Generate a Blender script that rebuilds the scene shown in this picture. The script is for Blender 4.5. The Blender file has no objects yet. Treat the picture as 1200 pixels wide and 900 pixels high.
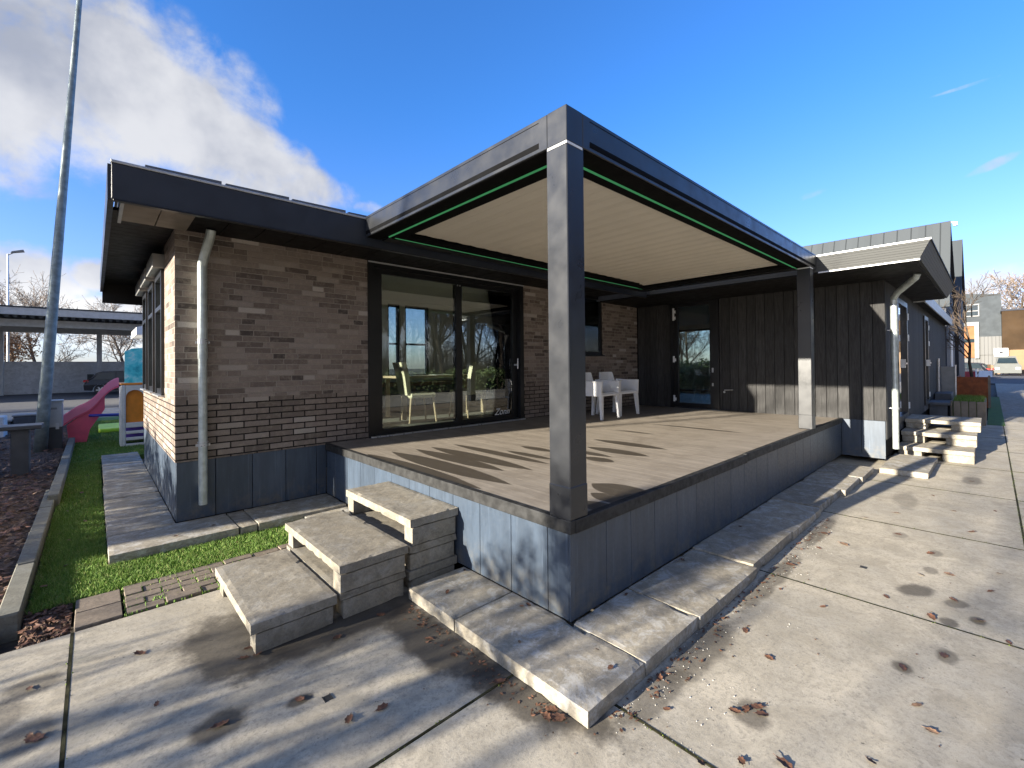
import bpy, math, random
from mathutils import Vector, Matrix, noise
R = math.radians
sc = bpy.context.scene
COL = sc.collection
random.seed(7)

# ------------------------------------------------------------------ camera
F_PX, YAW, PITCH, ROLL, CYPX = 524.85, 0.81963, 0.00792, -0.00929, 424.42
CAM = Vector((-2.0337, -1.6937, 1.5))
def cam_axes():
    f = Vector((math.cos(YAW), math.sin(YAW), 0)); r = Vector((math.sin(YAW), -math.cos(YAW), 0)); u = Vector((0, 0, 1))
    f2 = f*math.cos(PITCH)+u*math.sin(PITCH); u2 = u*math.cos(PITCH)-f*math.sin(PITCH)
    return r*math.cos(ROLL)+u2*math.sin(ROLL), u2*math.cos(ROLL)-r*math.sin(ROLL), f2
cr, cu, cf = cam_axes()
cd = bpy.data.cameras.new('camera'); cam = bpy.data.objects.new('camera', cd); COL.objects.link(cam)
cam.matrix_world = Matrix(((cr.x, cu.x, -cf.x, CAM.x), (cr.y, cu.y, -cf.y, CAM.y), (cr.z, cu.z, -cf.z, CAM.z), (0, 0, 0, 1)))
cd.sensor_fit = 'HORIZONTAL'; cd.sensor_width = 36; cd.lens = F_PX/1200*36
cd.shift_y = (CYPX-450)/1200
cd.clip_start = 0.05; cd.clip_end = 3000
sc.camera = cam

# ------------------------------------------------------------------ light
SUN_DIR = Vector((-1, 0.15, 0.247)).normalized()        # towards the sun
SUN_EL = math.asin(SUN_DIR.z)
SUN_STRENGTH, SKY_STRENGTH, EXPOSURE = 5.0, 0.088, 1.84
sd = bpy.data.lights.new('sun', 'SUN'); sd.energy = SUN_STRENGTH; sd.angle = R(0.55); sd.color = (1, .92, .78)
so = bpy.data.objects.new('sun', sd); COL.objects.link(so)
so.rotation_euler = SUN_DIR.to_track_quat('Z', 'Y').to_euler(); so.location = (-30, 5, 20)
sc.view_settings.view_transform = 'Standard'; sc.view_settings.look = 'None'
sc.view_settings.exposure = EXPOSURE; sc.view_settings.gamma = 1; sc.view_settings.use_curve_mapping = False
sc.render.engine = 'CYCLES'
sc.cycles.max_bounces = 8; sc.cycles.transparent_max_bounces = 12; sc.cycles.use_denoising = True
sc.cycles.sample_clamp_indirect = 6

class NT:
    """small node-tree writer"""
    def __init__(s, tree): s.t = tree; s.n = tree.nodes; s.l = tree.links
    def new(s, typ, **kw):
        n = s.n.new(typ)
        for k, v in kw.items(): setattr(n, k, v)
        return n
    def put(s, sock, v):
        if isinstance(v, bpy.types.NodeSocket): s.l.new(v, sock)
        elif isinstance(v, (tuple, list)) and sock.type == 'RGBA' and len(v) == 3: sock.default_value = (*v, 1)
        else: sock.default_value = v
    def m(s, op, a, b=0.0, c=0.0, clamp=False):
        n = s.new('ShaderNodeMath', operation=op, use_clamp=clamp)
        s.put(n.inputs[0], a); s.put(n.inputs[1], b); s.put(n.inputs[2], c)
        return n.outputs[0]
    def ss(s, x, lo, hi, a=0.0, b=1.0):
        n = s.new('ShaderNodeMapRange', interpolation_type='SMOOTHSTEP')
        s.put(n.inputs[0], x); s.put(n.inputs[1], lo); s.put(n.inputs[2], hi); s.put(n.inputs[3], a); s.put(n.inputs[4], b)
        return n.outputs[0]
    def lin(s, x, lo, hi, a=0.0, b=1.0):
        n = s.new('ShaderNodeMapRange'); s.put(n.inputs[0], x)
        for i, v in enumerate((lo, hi, a, b)): s.put(n.inputs[i+1], v)
        return n.outputs[0]
    def noise(s, vec, scale, detail=4, rough=.55, dist=0.0):
        n = s.new('ShaderNodeTexNoise'); s.put(n.inputs['Vector'], vec); n.inputs['Scale'].default_value = scale
        n.inputs['Detail'].default_value = detail; n.inputs['Roughness'].default_value = rough; n.inputs['Distortion'].default_value = dist
        return n.outputs['Fac']
    def mix(s, f, a, b, blend='MIX'):
        n = s.new('ShaderNodeMix', data_type='RGBA', blend_type=blend)
        s.put(n.inputs[0], f); s.put(n.inputs[6], a); s.put(n.inputs[7], b); return n.outputs[2]
    def ramp(s, x, stops, const=False):
        n = s.new('ShaderNodeValToRGB'); r = n.color_ramp
        if const: r.interpolation = 'CONSTANT'
        while len(r.elements) < len(stops): r.elements.new(.5)
        for e, (p, c) in zip(r.elements, stops): e.position = p; e.color = (*c, 1)
        s.put(n.inputs[0], x); return n.outputs[0]
    def pos(s): return s.new('ShaderNodeNewGeometry').outputs['Position']
    def xyz(s, v):
        n = s.new('ShaderNodeSeparateXYZ'); s.put(n.inputs[0], v); return n.outputs
    def comb(s, x, y, z):
        n = s.new('ShaderNodeCombineXYZ'); s.put(n.inputs[0], x); s.put(n.inputs[1], y); s.put(n.inputs[2], z); return n.outputs[0]
    def scaled(s, v, k):
        n = s.new('ShaderNodeVectorMath', operation='MULTIPLY'); s.put(n.inputs[0], v); n.inputs[1].default_value = k; return n.outputs[0]

def ab(s_, e_):
    return s_
# world: Nishita sky with clouds placed by direction
W = bpy.data.worlds.new('World'); sc.world = W; W.use_nodes = True
W.node_tree.nodes.clear(); w = NT(W.node_tree)
sky = w.new('ShaderNodeTexSky'); sky.sky_type = 'NISHITA'; sky.sun_disc = False
sky.sun_elevation = SUN_EL; sky.sun_rotation = math.atan2(SUN_DIR.x, SUN_DIR.y)
sky.air_density = 1.0; sky.dust_density = 0.4; sky.ozone_density = 1.6; sky.altitude = 50
dirv = w.new('ShaderNodeTexCoord').outputs['Generated']
dx, dy, dz = w.xyz(dirv)
az = w.m('ARCTAN2', dy, dx); el = w.m('ARCSINE', dz)
def px_dir(x, y):
    v = cr*((x-600)/F_PX) - cu*((y-CYPX)/F_PX) + cf; v.normalize(); return v
def px_ae(x, y):
    v = px_dir(x, y); return math.atan2(v.y, v.x), math.asin(v.z)
n1 = w.noise(dirv, 5.0, 8, .58, .35); n2 = w.noise(dirv, 15, 6, .6, .2)
turb = w.m('ADD', w.m('MULTIPLY', w.m('SUBTRACT', n1, .5), 2.3), w.m('MULTIPLY', w.m('SUBTRACT', n2, .5), 1.5))
# cloud banks: centre pixel of the view, half sizes in radians, tilt, weight
BANKS = [((60, 60), .30, .15, -.15, 1.12), ((190, 125), .27, .115, -.55, 1.12), ((290, 190), .22, .085, -.45, 1.08), ((365, 215), .12, .045, -.3, .95),
         ((20, 165), .12, .05, .0, .85), ((-110, 60), .35, .17, 0, 1.1), ((55, 225), .06, .02, .2, .55),
         ((20, 330), .10, .060, 0, 1.25), ((112, 324), .048, .030, 0, 1.2), ((95, 362), .12, .030, 0, 1.0), ((40, 400), .30, .03, 0, .7), ((430, 243), .045, .018, 0, .8), ((165, 358), .05, .03, 0, 1.1),
         ((1165, 335), .075, .036, 0, 1.0), ((1200, 352), .16, .040, 0, .95), ((1150, 372), .2, .03, 0, .8), ((940, 232), .06, .010, .2, .30), ((1165, 192), .04, .010, .3, .38), ((1145, 97), .07, .004, .0, .36)]
cov = None
for (px, rx, ry, tilt, wt) in BANKS:
    a0, e0 = px_ae(*px)
    da = w.m('MULTIPLY', w.m('SUBTRACT', a0, az), math.cos(e0))     # right = positive
    de = w.m('SUBTRACT', el, e0)
    c, s_ = math.cos(tilt), math.sin(tilt)
    u_ = w.m('ADD', w.m('MULTIPLY', da, c/rx), w.m('MULTIPLY', de, s_/rx))
    v_ = w.m('ADD', w.m('MULTIPLY', da, -s_/ry), w.m('MULTIPLY', de, c/ry))
    d2 = w.m('SQRT', w.m('ADD', w.m('MULTIPLY', u_, u_), w.m('MULTIPLY', v_, v_)))
    b = w.m('MULTIPLY', w.ss(d2, 0.25, 1.35, 1, 0), wt)
    cov = b if cov is None else w.m('MAXIMUM', cov, b)
# unseen cloud added behind the viewer to whiten fill light and reflections
back = w.m('MULTIPLY', w.ss(w.m('ADD', w.m('MULTIPLY', dx, math.cos(YAW)), w.m('MULTIPLY', dy, math.sin(YAW))), .05, -.35), w.ss(w.noise(dirv, 1.6, 3), .33, .48))
cov = w.m('MAXIMUM', cov, w.m('MULTIPLY', back, 1.0))
dens = w.ss(w.m('ADD', cov, w.m('MULTIPLY', turb, w.lin(cov, 0, .30, .0, .85))),  .32, 1.15)
shade = w.ss(w.m('ADD', w.m('MULTIPLY', w.noise(dirv, 4.2, 5, .55), .75), w.m('MULTIPLY', n1, .35)), .42, .66)
ccol = w.mix(shade, (0.46, 0.485, 0.555), (0.86, .86, .87))
low = w.ss(el, .02, .22, 1, 0)
ccol = w.mix(w.m('MULTIPLY', low, .75), ccol, (1.55, 1.50, 1.42))
grade = w.mix(w.ss(el, .05, .55), (.56, .65, 1.12), (.28, .66, 1.20))
graded = w.mix(1.0, sky.outputs[0], grade, 'MULTIPLY')
bg1 = w.new('ShaderNodeBackground'); w.put(bg1.inputs[0], graded); bg1.inputs[1].default_value = SKY_STRENGTH
bg2 = w.new('ShaderNodeBackground'); w.put(bg2.inputs[0], ccol); bg2.inputs[1].default_value = 0.27
mx = w.new('ShaderNodeMixShader'); w.put(mx.inputs[0], w.m('MULTIPLY', dens, .93)); w.l.new(bg1.outputs[0], mx.inputs[1]); w.l.new(bg2.outputs[0], mx.inputs[2])
wo = w.new('ShaderNodeOutputWorld'); w.l.new(mx.outputs[0], wo.inputs[0])

# ------------------------------------------------------------------ materials
M = {}
def new_mat(name):
    m = bpy.data.materials.new(name); m.use_nodes = True; m.node_tree.nodes.clear()
    t = NT(m.node_tree); b = t.new('ShaderNodeBsdfPrincipled'); o = t.new('ShaderNodeOutputMaterial')
    t.l.new(b.outputs[0], o.inputs[0]); M[name] = m
    return m, t, b
def bump(t, b, h, strength=.3, dist=.01):
    n = t.new('ShaderNodeBump'); n.inputs['Strength'].default_value = strength; n.inputs['Distance'].default_value = dist
    t.put(n.inputs['Height'], h); t.l.new(n.outputs[0], b.inputs['Normal'])
def simple(name, col, rough=.5, var=.12, scale=6, metal=0, bmp=0, spec=.5):
    m, t, b = new_mat(name); p = t.pos(); n = t.noise(p, scale, 5)
    lo = tuple(c*(1-var) for c in col); hi = tuple(c*(1+var) for c in col)
    t.put(b.inputs['Base Color'], t.mix(t.ss(n, .3, .7), lo, hi))
    t.put(b.inputs['Roughness'], t.lin(t.noise(p, scale*2.3, 4), .3, .7, max(.02, rough-.08), min(1, rough+.08)))
    b.inputs['Metallic'].default_value = metal; b.inputs['Specular IOR Level'].default_value = spec
    if bmp: bump(t, b, t.noise(p, scale*9, 4), bmp, .004)
    return m

def brick_mat(name, w_, h_, mortar, mcol, stops, wild):
    m, t, b = new_mat(name); g = t.new('ShaderNodeNewGeometry'); p = g.outputs['Position']; x, y, z = t.xyz(p)
    nx = t.m('ABSOLUTE', t.xyz(g.outputs['True Normal'])[0])
    side = t.m('GREATER_THAN', nx, .5)
    u = t.m('ADD', t.m('MULTIPLY', x, t.m('SUBTRACT', 1, side)), t.m('MULTIPLY', y, side))
    wob = t.m('MULTIPLY', t.m('SUBTRACT', t.noise(p, 30, 2), .5), .004)
    v = t.m('ADD', t.m('DIVIDE', t.m('ADD', z, wob), h_), 40.0)
    row = t.m('FLOOR', v)
    wn = t.new('ShaderNodeTexWhiteNoise', noise_dimensions='1D'); t.put(wn.inputs['W'], row)
    off = t.m('MULTIPLY', wn.outputs[0], 3.7) if wild else t.m('MULTIPLY', t.m('MODULO', row, 2), .5)
    uu = t.m('ADD', t.m('ADD', t.m('DIVIDE', t.m('ADD', u, wob), w_), off), 60.0)
    col = t.m('FLOOR', uu)
    fu = t.m('MULTIPLY', t.m('FRACT', uu), w_); fv = t.m('MULTIPLY', t.m('FRACT', v), h_)
    eu = t.m('MINIMUM', fu, t.m('SUBTRACT', w_, fu)); ev = t.m('MINIMUM', fv, t.m('SUBTRACT', h_, fv))
    if wild:   # some bricks are half bats
        hw = t.new('ShaderNodeTexWhiteNoise', noise_dimensions='3D'); t.put(hw.inputs['Vector'], t.comb(col, row, 9.0))
        half = t.m('GREATER_THAN', hw.outputs[0], .74)
        em = t.m('ABSOLUTE', t.m('SUBTRACT', fu, w_*.5))
        eu = t.m('MINIMUM', eu, t.m('ADD', em, t.m('MULTIPLY', t.m('SUBTRACT', 1, half), 1.0)))
        col = t.m('ADD', col, t.m('MULTIPLY', half, t.m('MULTIPLY', t.m('GREATER_THAN', fu, w_*.5), .37)))
    e = t.m('ADD', t.m('MINIMUM', eu, ev), t.m('MULTIPLY', t.m('SUBTRACT', t.noise(p, 60, 3), .5), .004))
    inb = t.ss(e, mortar*.5-.0015, mortar*.5+.0015)
    wn2 = t.new('ShaderNodeTexWhiteNoise', noise_dimensions='3D'); t.put(wn2.inputs['Vector'], t.comb(col, row, 3.0))
    c = t.ramp(wn2.outputs[0], stops)
    mott = t.noise(p, 22, 5, .65); mott2 = t.noise(p, 140, 3, .6)
    c = t.mix(t.ss(mott, .45, .68, 0, .55), c, t.mix(.55, c, (.42, .35, .28)))
    c = t.mix(t.ss(mott2, .5, .75, 0, .5), c, (.045, .036, .03))
    mc = t.mix(t.noise(p, 40, 3), tuple(q*.75 for q in mcol), tuple(q*1.2 for q in mcol))
    t.put(b.inputs['Base Color'], t.mix(inb, mc, c)); b.inputs['Roughness'].default_value = .9
    b.inputs['Specular IOR Level'].default_value = .25
    h = t.m('ADD', t.m('MULTIPLY', inb, 1.0), t.m('ADD', t.m('MULTIPLY', mott2, .35), t.m('MULTIPLY', wn2.outputs[0], .3)))
    bump(t, b, h, .8, .007)
BR = [(0, (.075, .061, .055)), (.10, (.140, .108, .092)), (.35, (.192, .151, .127)), (.62, (.232, .184, .155)), (.84, (.268, .217, .184)), (.95, (.315, .265, .23)), (1, (.50, .44, .39))]
brick_mat('brick_wild', .262, .0615, .0095, (.315, .27, .228), BR, True)
brick_mat('brick_plinth', .247, .0668, .012, (.022, .019, .017), [(0, (.155, .124, .102)), (.5, (.225, .180, .150)), (.85, (.28, .228, .192)), (1, (.40, .35, .305))], False)

def concrete_mat(name, col, warm, stain=(.050, .042, .033), stains=(), moss=.3, white=0.0, scale=1.0, heavy=.25):
    m, t, b = new_mat(name); p = t.pos(); x, y, z = t.xyz(p)
    oi = t.new('ShaderNodeObjectInfo'); rnd = oi.outputs['Random']
    big = t.noise(p, .9*scale, 5, .6, .6); mid = t.noise(p, 4*scale, 7, .68, .8); fine = t.noise(p, 55, 6, .75); grit = t.noise(p, 230, 3, .7)
    c = t.mix(t.ss(big, .3, .7), tuple(q*.86 for q in col), tuple(q*1.08 for q in warm))
    c = t.mix(t.ss(mid, .36, .68, 0, .74), c, tuple(q*.66 for q in warm))
    c = t.mix(t.ss(fine, .46, .70, 0, .80), c, tuple(q*.55 for q in col)); c = t.mix(t.ss(t.noise(p, 17*scale, 6, .72, .5), .50, .66, 0, .42), c, tuple(q*.58 for q in warm)); c = t.mix(t.ss(t.noise(p, 27, 3, .6), .70, .74, 0, .75), c, (.055, .047, .038))
    c = t.mix(t.ss(grit, .66, .76, 0, .8), c, (.58, .56, .52))
    c = t.mix(t.ss(grit, .37, .29, 0, .75), c, (.10, .09, .08))
    scr = t.noise(t.scaled(p, (3, 22, 3)), 2.2, 4, .7, 1.2)
    c = t.mix(t.ss(scr, .66, .76, 0, .4), c, tuple(min(1, q*1.35) for q in col))
    scr2 = t.noise(t.scaled(p, (19, 4, 3)), 1.9, 4, .7, 1.5)
    c = t.mix(t.ss(scr2, .66, .76, 0, .3), c, tuple(q*.6 for q in col))
    dirt = t.noise(t.comb(t.m('ADD', x, t.m('MULTIPLY', rnd, 37.0)), y, t.m('MULTIPLY', z, 1.6)), 3.1, 8, .72, .9)
    c = t.mix(t.ss(dirt, .50, .68, 0, heavy), c, (.105, .090, .070)); c = t.mix(t.ss(t.noise(p, 9, 7, .75, .4), .56, .70, 0, heavy*.8), c, (.13, .115, .09))
    if moss: c = t.mix(t.ss(t.noise(p, 2.0, 6, .7, .4), .58, .78, 0, moss), c, (.15, .155, .06))
    if white: c = t.mix(t.ss(t.noise(p, 7, 7, .8, .6), .47, .64, 0, white), c, (.60, .60, .58))
    tint = t.lin(rnd, 0, 1, .86, 1.10)
    hs = t.new('ShaderNodeHueSaturation'); t.put(hs.inputs['Color'], c); t.put(hs.inputs['Value'], tint); c = hs.outputs[0]
    rough = t.lin(mid, .3, .7, .78, .95)
    wob = t.m('MULTIPLY', t.m('SUBTRACT', t.noise(p, 5, 5, .65), .5), 1.3)
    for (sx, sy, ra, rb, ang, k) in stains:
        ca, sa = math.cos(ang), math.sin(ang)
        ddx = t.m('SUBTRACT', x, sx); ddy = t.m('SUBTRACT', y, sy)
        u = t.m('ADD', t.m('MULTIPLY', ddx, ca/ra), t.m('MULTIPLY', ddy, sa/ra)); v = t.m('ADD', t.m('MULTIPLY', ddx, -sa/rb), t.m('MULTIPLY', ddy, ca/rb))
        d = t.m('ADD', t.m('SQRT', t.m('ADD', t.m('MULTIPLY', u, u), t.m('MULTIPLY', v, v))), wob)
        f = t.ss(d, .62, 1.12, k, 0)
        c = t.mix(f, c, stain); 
    t.put(b.inputs['Base Color'], c); t.put(b.inputs['Roughness'], rough); b.inputs['Specular IOR Level'].default_value = .3
    bump(t, b, t.m('ADD', t.m('MULTIPLY', fine, .6), t.m('ADD', t.m('MULTIPLY', grit, .25), mid)), .35, .006)
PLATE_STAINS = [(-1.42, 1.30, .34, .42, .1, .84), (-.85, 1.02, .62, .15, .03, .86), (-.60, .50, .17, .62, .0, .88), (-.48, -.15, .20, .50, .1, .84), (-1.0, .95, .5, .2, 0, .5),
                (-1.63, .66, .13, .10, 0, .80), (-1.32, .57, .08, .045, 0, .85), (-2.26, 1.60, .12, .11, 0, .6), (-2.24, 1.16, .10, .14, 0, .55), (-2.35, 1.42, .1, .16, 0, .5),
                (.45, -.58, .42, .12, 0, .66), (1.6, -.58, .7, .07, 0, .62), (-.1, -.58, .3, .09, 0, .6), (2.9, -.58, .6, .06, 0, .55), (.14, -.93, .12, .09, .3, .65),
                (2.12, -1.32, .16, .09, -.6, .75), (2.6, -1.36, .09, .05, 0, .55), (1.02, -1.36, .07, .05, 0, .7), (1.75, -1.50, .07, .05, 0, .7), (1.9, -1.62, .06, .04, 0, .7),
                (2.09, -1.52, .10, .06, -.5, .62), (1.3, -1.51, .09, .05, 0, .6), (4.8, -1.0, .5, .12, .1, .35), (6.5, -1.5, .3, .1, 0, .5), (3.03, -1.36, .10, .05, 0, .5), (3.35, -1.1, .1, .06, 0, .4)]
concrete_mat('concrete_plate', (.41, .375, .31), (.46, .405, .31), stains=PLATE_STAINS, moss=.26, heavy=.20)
concrete_mat('concrete_slab', (.36, .33, .275), (.36, .315, .24), moss=.22, white=.42, scale=2.4, heavy=.42)
concrete_mat('concrete_step', (.31, .285, .235), (.30, .262, .20), moss=.18, white=.16, scale=2.6, heavy=.55)
concrete_mat('concrete_kerb', (.22, .22, .19), (.20, .19, .15), moss=.6, scale=2.5)
concrete_mat('concrete_wall', (.72, .73, .74), (.74, .74, .74), moss=0, scale=.5)
concrete_mat('clinker', (.23, .19, .15), (.25, .20, .15), moss=.35, scale=3)

def panel_mat(name, col, rough=.5):
    m, t, b = new_mat(name); p = t.pos()
    at = t.new('ShaderNodeAttribute'); at.attribute_name = 'rnd'
    n = t.noise(t.scaled(p, (6, 6, 1.1)), 2.2, 6, .65); n2 = t.noise(p, 30, 5, .7)
    c = t.mix(t.ss(n, .3, .75), tuple(q*.85 for q in col), tuple(q*1.18 for q in col))
    c = t.mix(t.ss(n2, .60, .8, 0, .30), c, tuple(q*1.9 for q in col))
    strk = t.noise(t.scaled(p, (26, 26, .8)), 2.0, 5, .7)
    c = t.mix(t.ss(strk, .56, .72, 0, .38), c, tuple(q*2.3+.03 for q in col))
    hs = t.new('ShaderNodeHueSaturation'); t.put(hs.inputs['Color'], c); t.put(hs.inputs['Value'], t.lin(at.outputs['Fac'], 0, 1, .88, 1.12)); c = hs.outputs[0]
    dirt = t.ss(t.xyz(p)[2], .30, 0.0, 0, .75)
    c = t.mix(t.m('MULTIPLY', dirt, t.ss(t.noise(p, 9, 5, .7), .4, .7)), c, (.13, .12, .10))
    t.put(b.inputs['Base Color'], c); t.put(b.inputs['Roughness'], t.lin(n2, .3, .7, rough-.1, rough+.1))
    bump(t, b, n2, .08, .002)
panel_mat('fibre_panel', (.050, .069, .098), .42)
simple('metal_dark', (.022, .0235, .027), .34, .10, 3)
simple('metal_frame', (.007, .0075, .009), .36, .10, 5)
simple('fascia_dark', (.020, .024, .033), .38, .10, 3)
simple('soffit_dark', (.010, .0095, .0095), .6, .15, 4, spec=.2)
simple('soffit_bounce_lit', (.17, .135, .10), .55, .15, 4)  # brown wood soffit, tone lifted for light bounced off the ground
simple('black_gap', (.004, .004, .0045), .8, .05, 3, spec=.08)
simple('louver', (.66, .61, .52), .45, .03, 1.5)
simple('louver_rail', (.62, .58, .50), .4, .04, 2)
simple('metal_light', (.50, .51, .52), .33, .10, 8, metal=.6)
simple('white_metal', (.74, .75, .76), .4, .05, 6)
simple('trim_grey', (.40, .41, .42), .4, .1, 5)
simple('chair_white', (.80, .80, .80), .38, .03, 10)
simple('zinc', (.060, .068, .075), .8, .14, 1.2, spec=.12)
simple('zinc_dark', (.045, .048, .060), .8, .14, 1.2, spec=.12)
simple('mullion_white', (.24, .24, .24), .8, .04, 2, spec=.12)
simple('panel_orange', (.24, .115, .055), .8, .12, 1, spec=.12)
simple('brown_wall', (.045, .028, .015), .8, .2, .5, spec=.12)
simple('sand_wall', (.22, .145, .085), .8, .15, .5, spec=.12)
simple('screen_grey', (.22, .22, .215), .5, .1, 5)
simple('rubber', (.02, .02, .02), .7, .2, 10)
simple('car_paint', (.012, .014, .020), .18, .1, 2)
simple('car_white', (.13, .135, .13), .8, .05, 2, spec=.12)
simple('car_glass', (.02, .03, .035), .05, .1, 2)
simple('alloy', (.55, .56, .58), .35, .1, 10, metal=.7)
simple('tail_red', (.45, .02, .02), .25, .1, 10)
simple('slide_pink', (.82, .11, .17), .36, .10, 4)
simple('slide_pink_light', (.88, .24, .32), .36, .08, 4)
simple('play_white', (.72, .68, .60), .5, .10, 6)
simple('play_purple', (.23, .13, .55), .45, .1, 6)
simple('play_orange', (.80, .26, .02), .45, .1, 6)
simple('play_blue', (.03, .05, .35), .4, .1, 6)
simple('lit_lawn_lime', (.45, .68, .03), .45, .1, 6)
simple('bench_dark', (.05, .055, .065), .5, .15, 6, bmp=.15)
simple('bin_grey', (.42, .42, .41), .45, .08, 6)
simple('trim_black', (.026, .026, .026), .62, .45, 14, bmp=.2, spec=.3)
simple('corten', (.24, .065, .018), .75, .25, 6, bmp=.1)
simple('planter_wood', (.20, .165, .125), .75, .2, 5)
simple('planter_stone', (.085, .09, .10), .65, .15, 6)
simple('asphalt', (.075, .074, .076), .9, .2, 14, bmp=.3)
simple('path_light', (.34, .29, .23), .9, .12, 6, bmp=.2)
simple('soil', (.055, .043, .030), .95, .35, 9, bmp=.6)
simple('joint_soil', (.040, .038, .020), .95, .5, 11, bmp=.5, spec=.1)
simple('bark', (.075, .058, .042), .9, .3, 8, bmp=.4)
simple('twig', (.075, .055, .040), .9, .25, 3)
simple('twig_pale', (.19, .145, .11), .9, .25, 3)
simple('beech_leaf', (.23, .115, .045), .8, .3, 3)
simple('hedge_leaf', (.055, .085, .022), .6, .4, 4)
simple('shrub_leaf', (.05, .08, .03), .55, .35, 5)
simple('int_wall', (.74, .72, .67), .8, .04, 2)
simple('int_floor', (.30, .285, .26), .5, .1, 3)
simple('int_wood', (.17, .085, .05), .5, .2, 4)
simple('int_table', (.45, .34, .23), .5, .1, 4)
simple('int_cream', (.68, .62, .46), .6, .06, 4)
simple('int_dark', (.05, .05, .05), .6, .1, 4)
simple('paper_white', (.85, .86, .88), .6, .02, 4)
simple('pipe_zinc', (.46, .50, .48), .42, .16, 14, metal=.45)
simple('mast_zinc', (.22, .26, .26), .5, .25, 9, metal=.35)
simple('sign_white', (.82, .83, .84), .5, .04, 4)
simple('barrier_red', (.35, .03, .04), .5, .1, 4)
simple('grass_low', (.06, .13, .02), .9, .2, 8)
simple('roof_tile', (.09, .10, .12), .5, .15, 5)
simple('letter_white', (.80, .80, .78), .6, .02, 4)
simple('leaf_brown', (.115, .052, .028), .7, .4, 40)
simple('leaf_pale', (.22, .13, .075), .7, .35, 40)
simple('gravel_white', (.46, .44, .40), .8, .2, 60)
simple('moss', (.10, .14, .02), .95, .4, 30, bmp=.5)

def led_mat():
    m = bpy.data.materials.new('led_green'); m.use_nodes = True; t = NT(m.node_tree); m.node_tree.nodes.clear()
    e = t.new('ShaderNodeEmission'); e.inputs[0].default_value = (.13, .62, .24, 1); e.inputs[1].default_value = .22
    n = t.noise(t.pos(), 20, 2); t.put(e.inputs[1], t.lin(n, 0, 1, .075, .10))
    o = t.new('ShaderNodeOutputMaterial'); t.l.new(e.outputs[0], o.inputs[0]); M['led_green'] = m
led_mat()

def glass_mat(name, tint=(.80, .84, .82), ior=1.52, extra=.02):
    m = bpy.data.materials.new(name); m.use_nodes = True; m.node_tree.nodes.clear(); t = NT(m.node_tree)
    fr = t.new('ShaderNodeFresnel'); fr.inputs[0].default_value = ior
    tr = t.new('ShaderNodeBsdfTransparent'); tr.inputs[0].default_value = (*tint, 1)
    gl = t.new('ShaderNodeBsdfGlossy'); gl.inputs['Roughness'].default_value = 0.0; gl.inputs[0].default_value = (.95, .97, 1, 1)
    mx = t.new('ShaderNodeMixShader'); t.put(mx.inputs[0], t.m('MINIMUM', t.m('ADD', t.m('MULTIPLY', fr.outputs[0], 1.55), extra), 1.0))
    # very slight waviness of the pane
    bn = t.new('ShaderNodeBump'); bn.inputs['Strength'].default_value = .015; bn.inputs['Distance'].default_value = .02
    t.put(bn.inputs['Height'], t.noise(t.pos(), 1.3, 2)); t.l.new(bn.outputs[0], gl.inputs['Normal'])
    t.l.new(tr.outputs[0], mx.inputs[1]); t.l.new(gl.outputs[0], mx.inputs[2])
    o = t.new('ShaderNodeOutputMaterial'); t.l.new(mx.outputs[0], o.inputs[0]); M[name] = m
glass_mat('glass')

def board_mat(name, col, k=1.0):
    m, t, b = new_mat(name); p = t.pos(); oi = t.new('ShaderNodeAttribute'); oi.attribute_name = 'rnd'
    x, y, z = t.xyz(p)
    q = t.comb(t.m('ADD', x, t.m('MULTIPLY', oi.outputs['Fac'], 31.0)), y, z)
    g = t.noise(t.scaled(q, (9, 9, .9)), 4, 7, .7, .7); g2 = t.noise(t.scaled(q, (60, 60, 3)), 3, 3, .6)
    c = t.mix(t.ss(g, .3, .72), tuple(v*.55 for v in col), tuple(v*1.30 for v in col))
    c = t.mix(t.ss(g2, .45, .75, 0, .5), c, tuple(v*.5 for v in col))
    hs = t.new('ShaderNodeHueSaturation'); t.put(hs.inputs['Color'], c); t.put(hs.inputs['Value'], t.lin(oi.outputs['Fac'], 0, 1, .8, 1.2))
    t.put(b.inputs['Base Color'], hs.outputs[0]); b.inputs['Roughness'].default_value = .72; b.inputs['Specular IOR Level'].default_value = .3
    bump(t, b, t.m('ADD', g, g2), .35, .003)
board_mat('black_board', (.040, .039, .0385))

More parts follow.
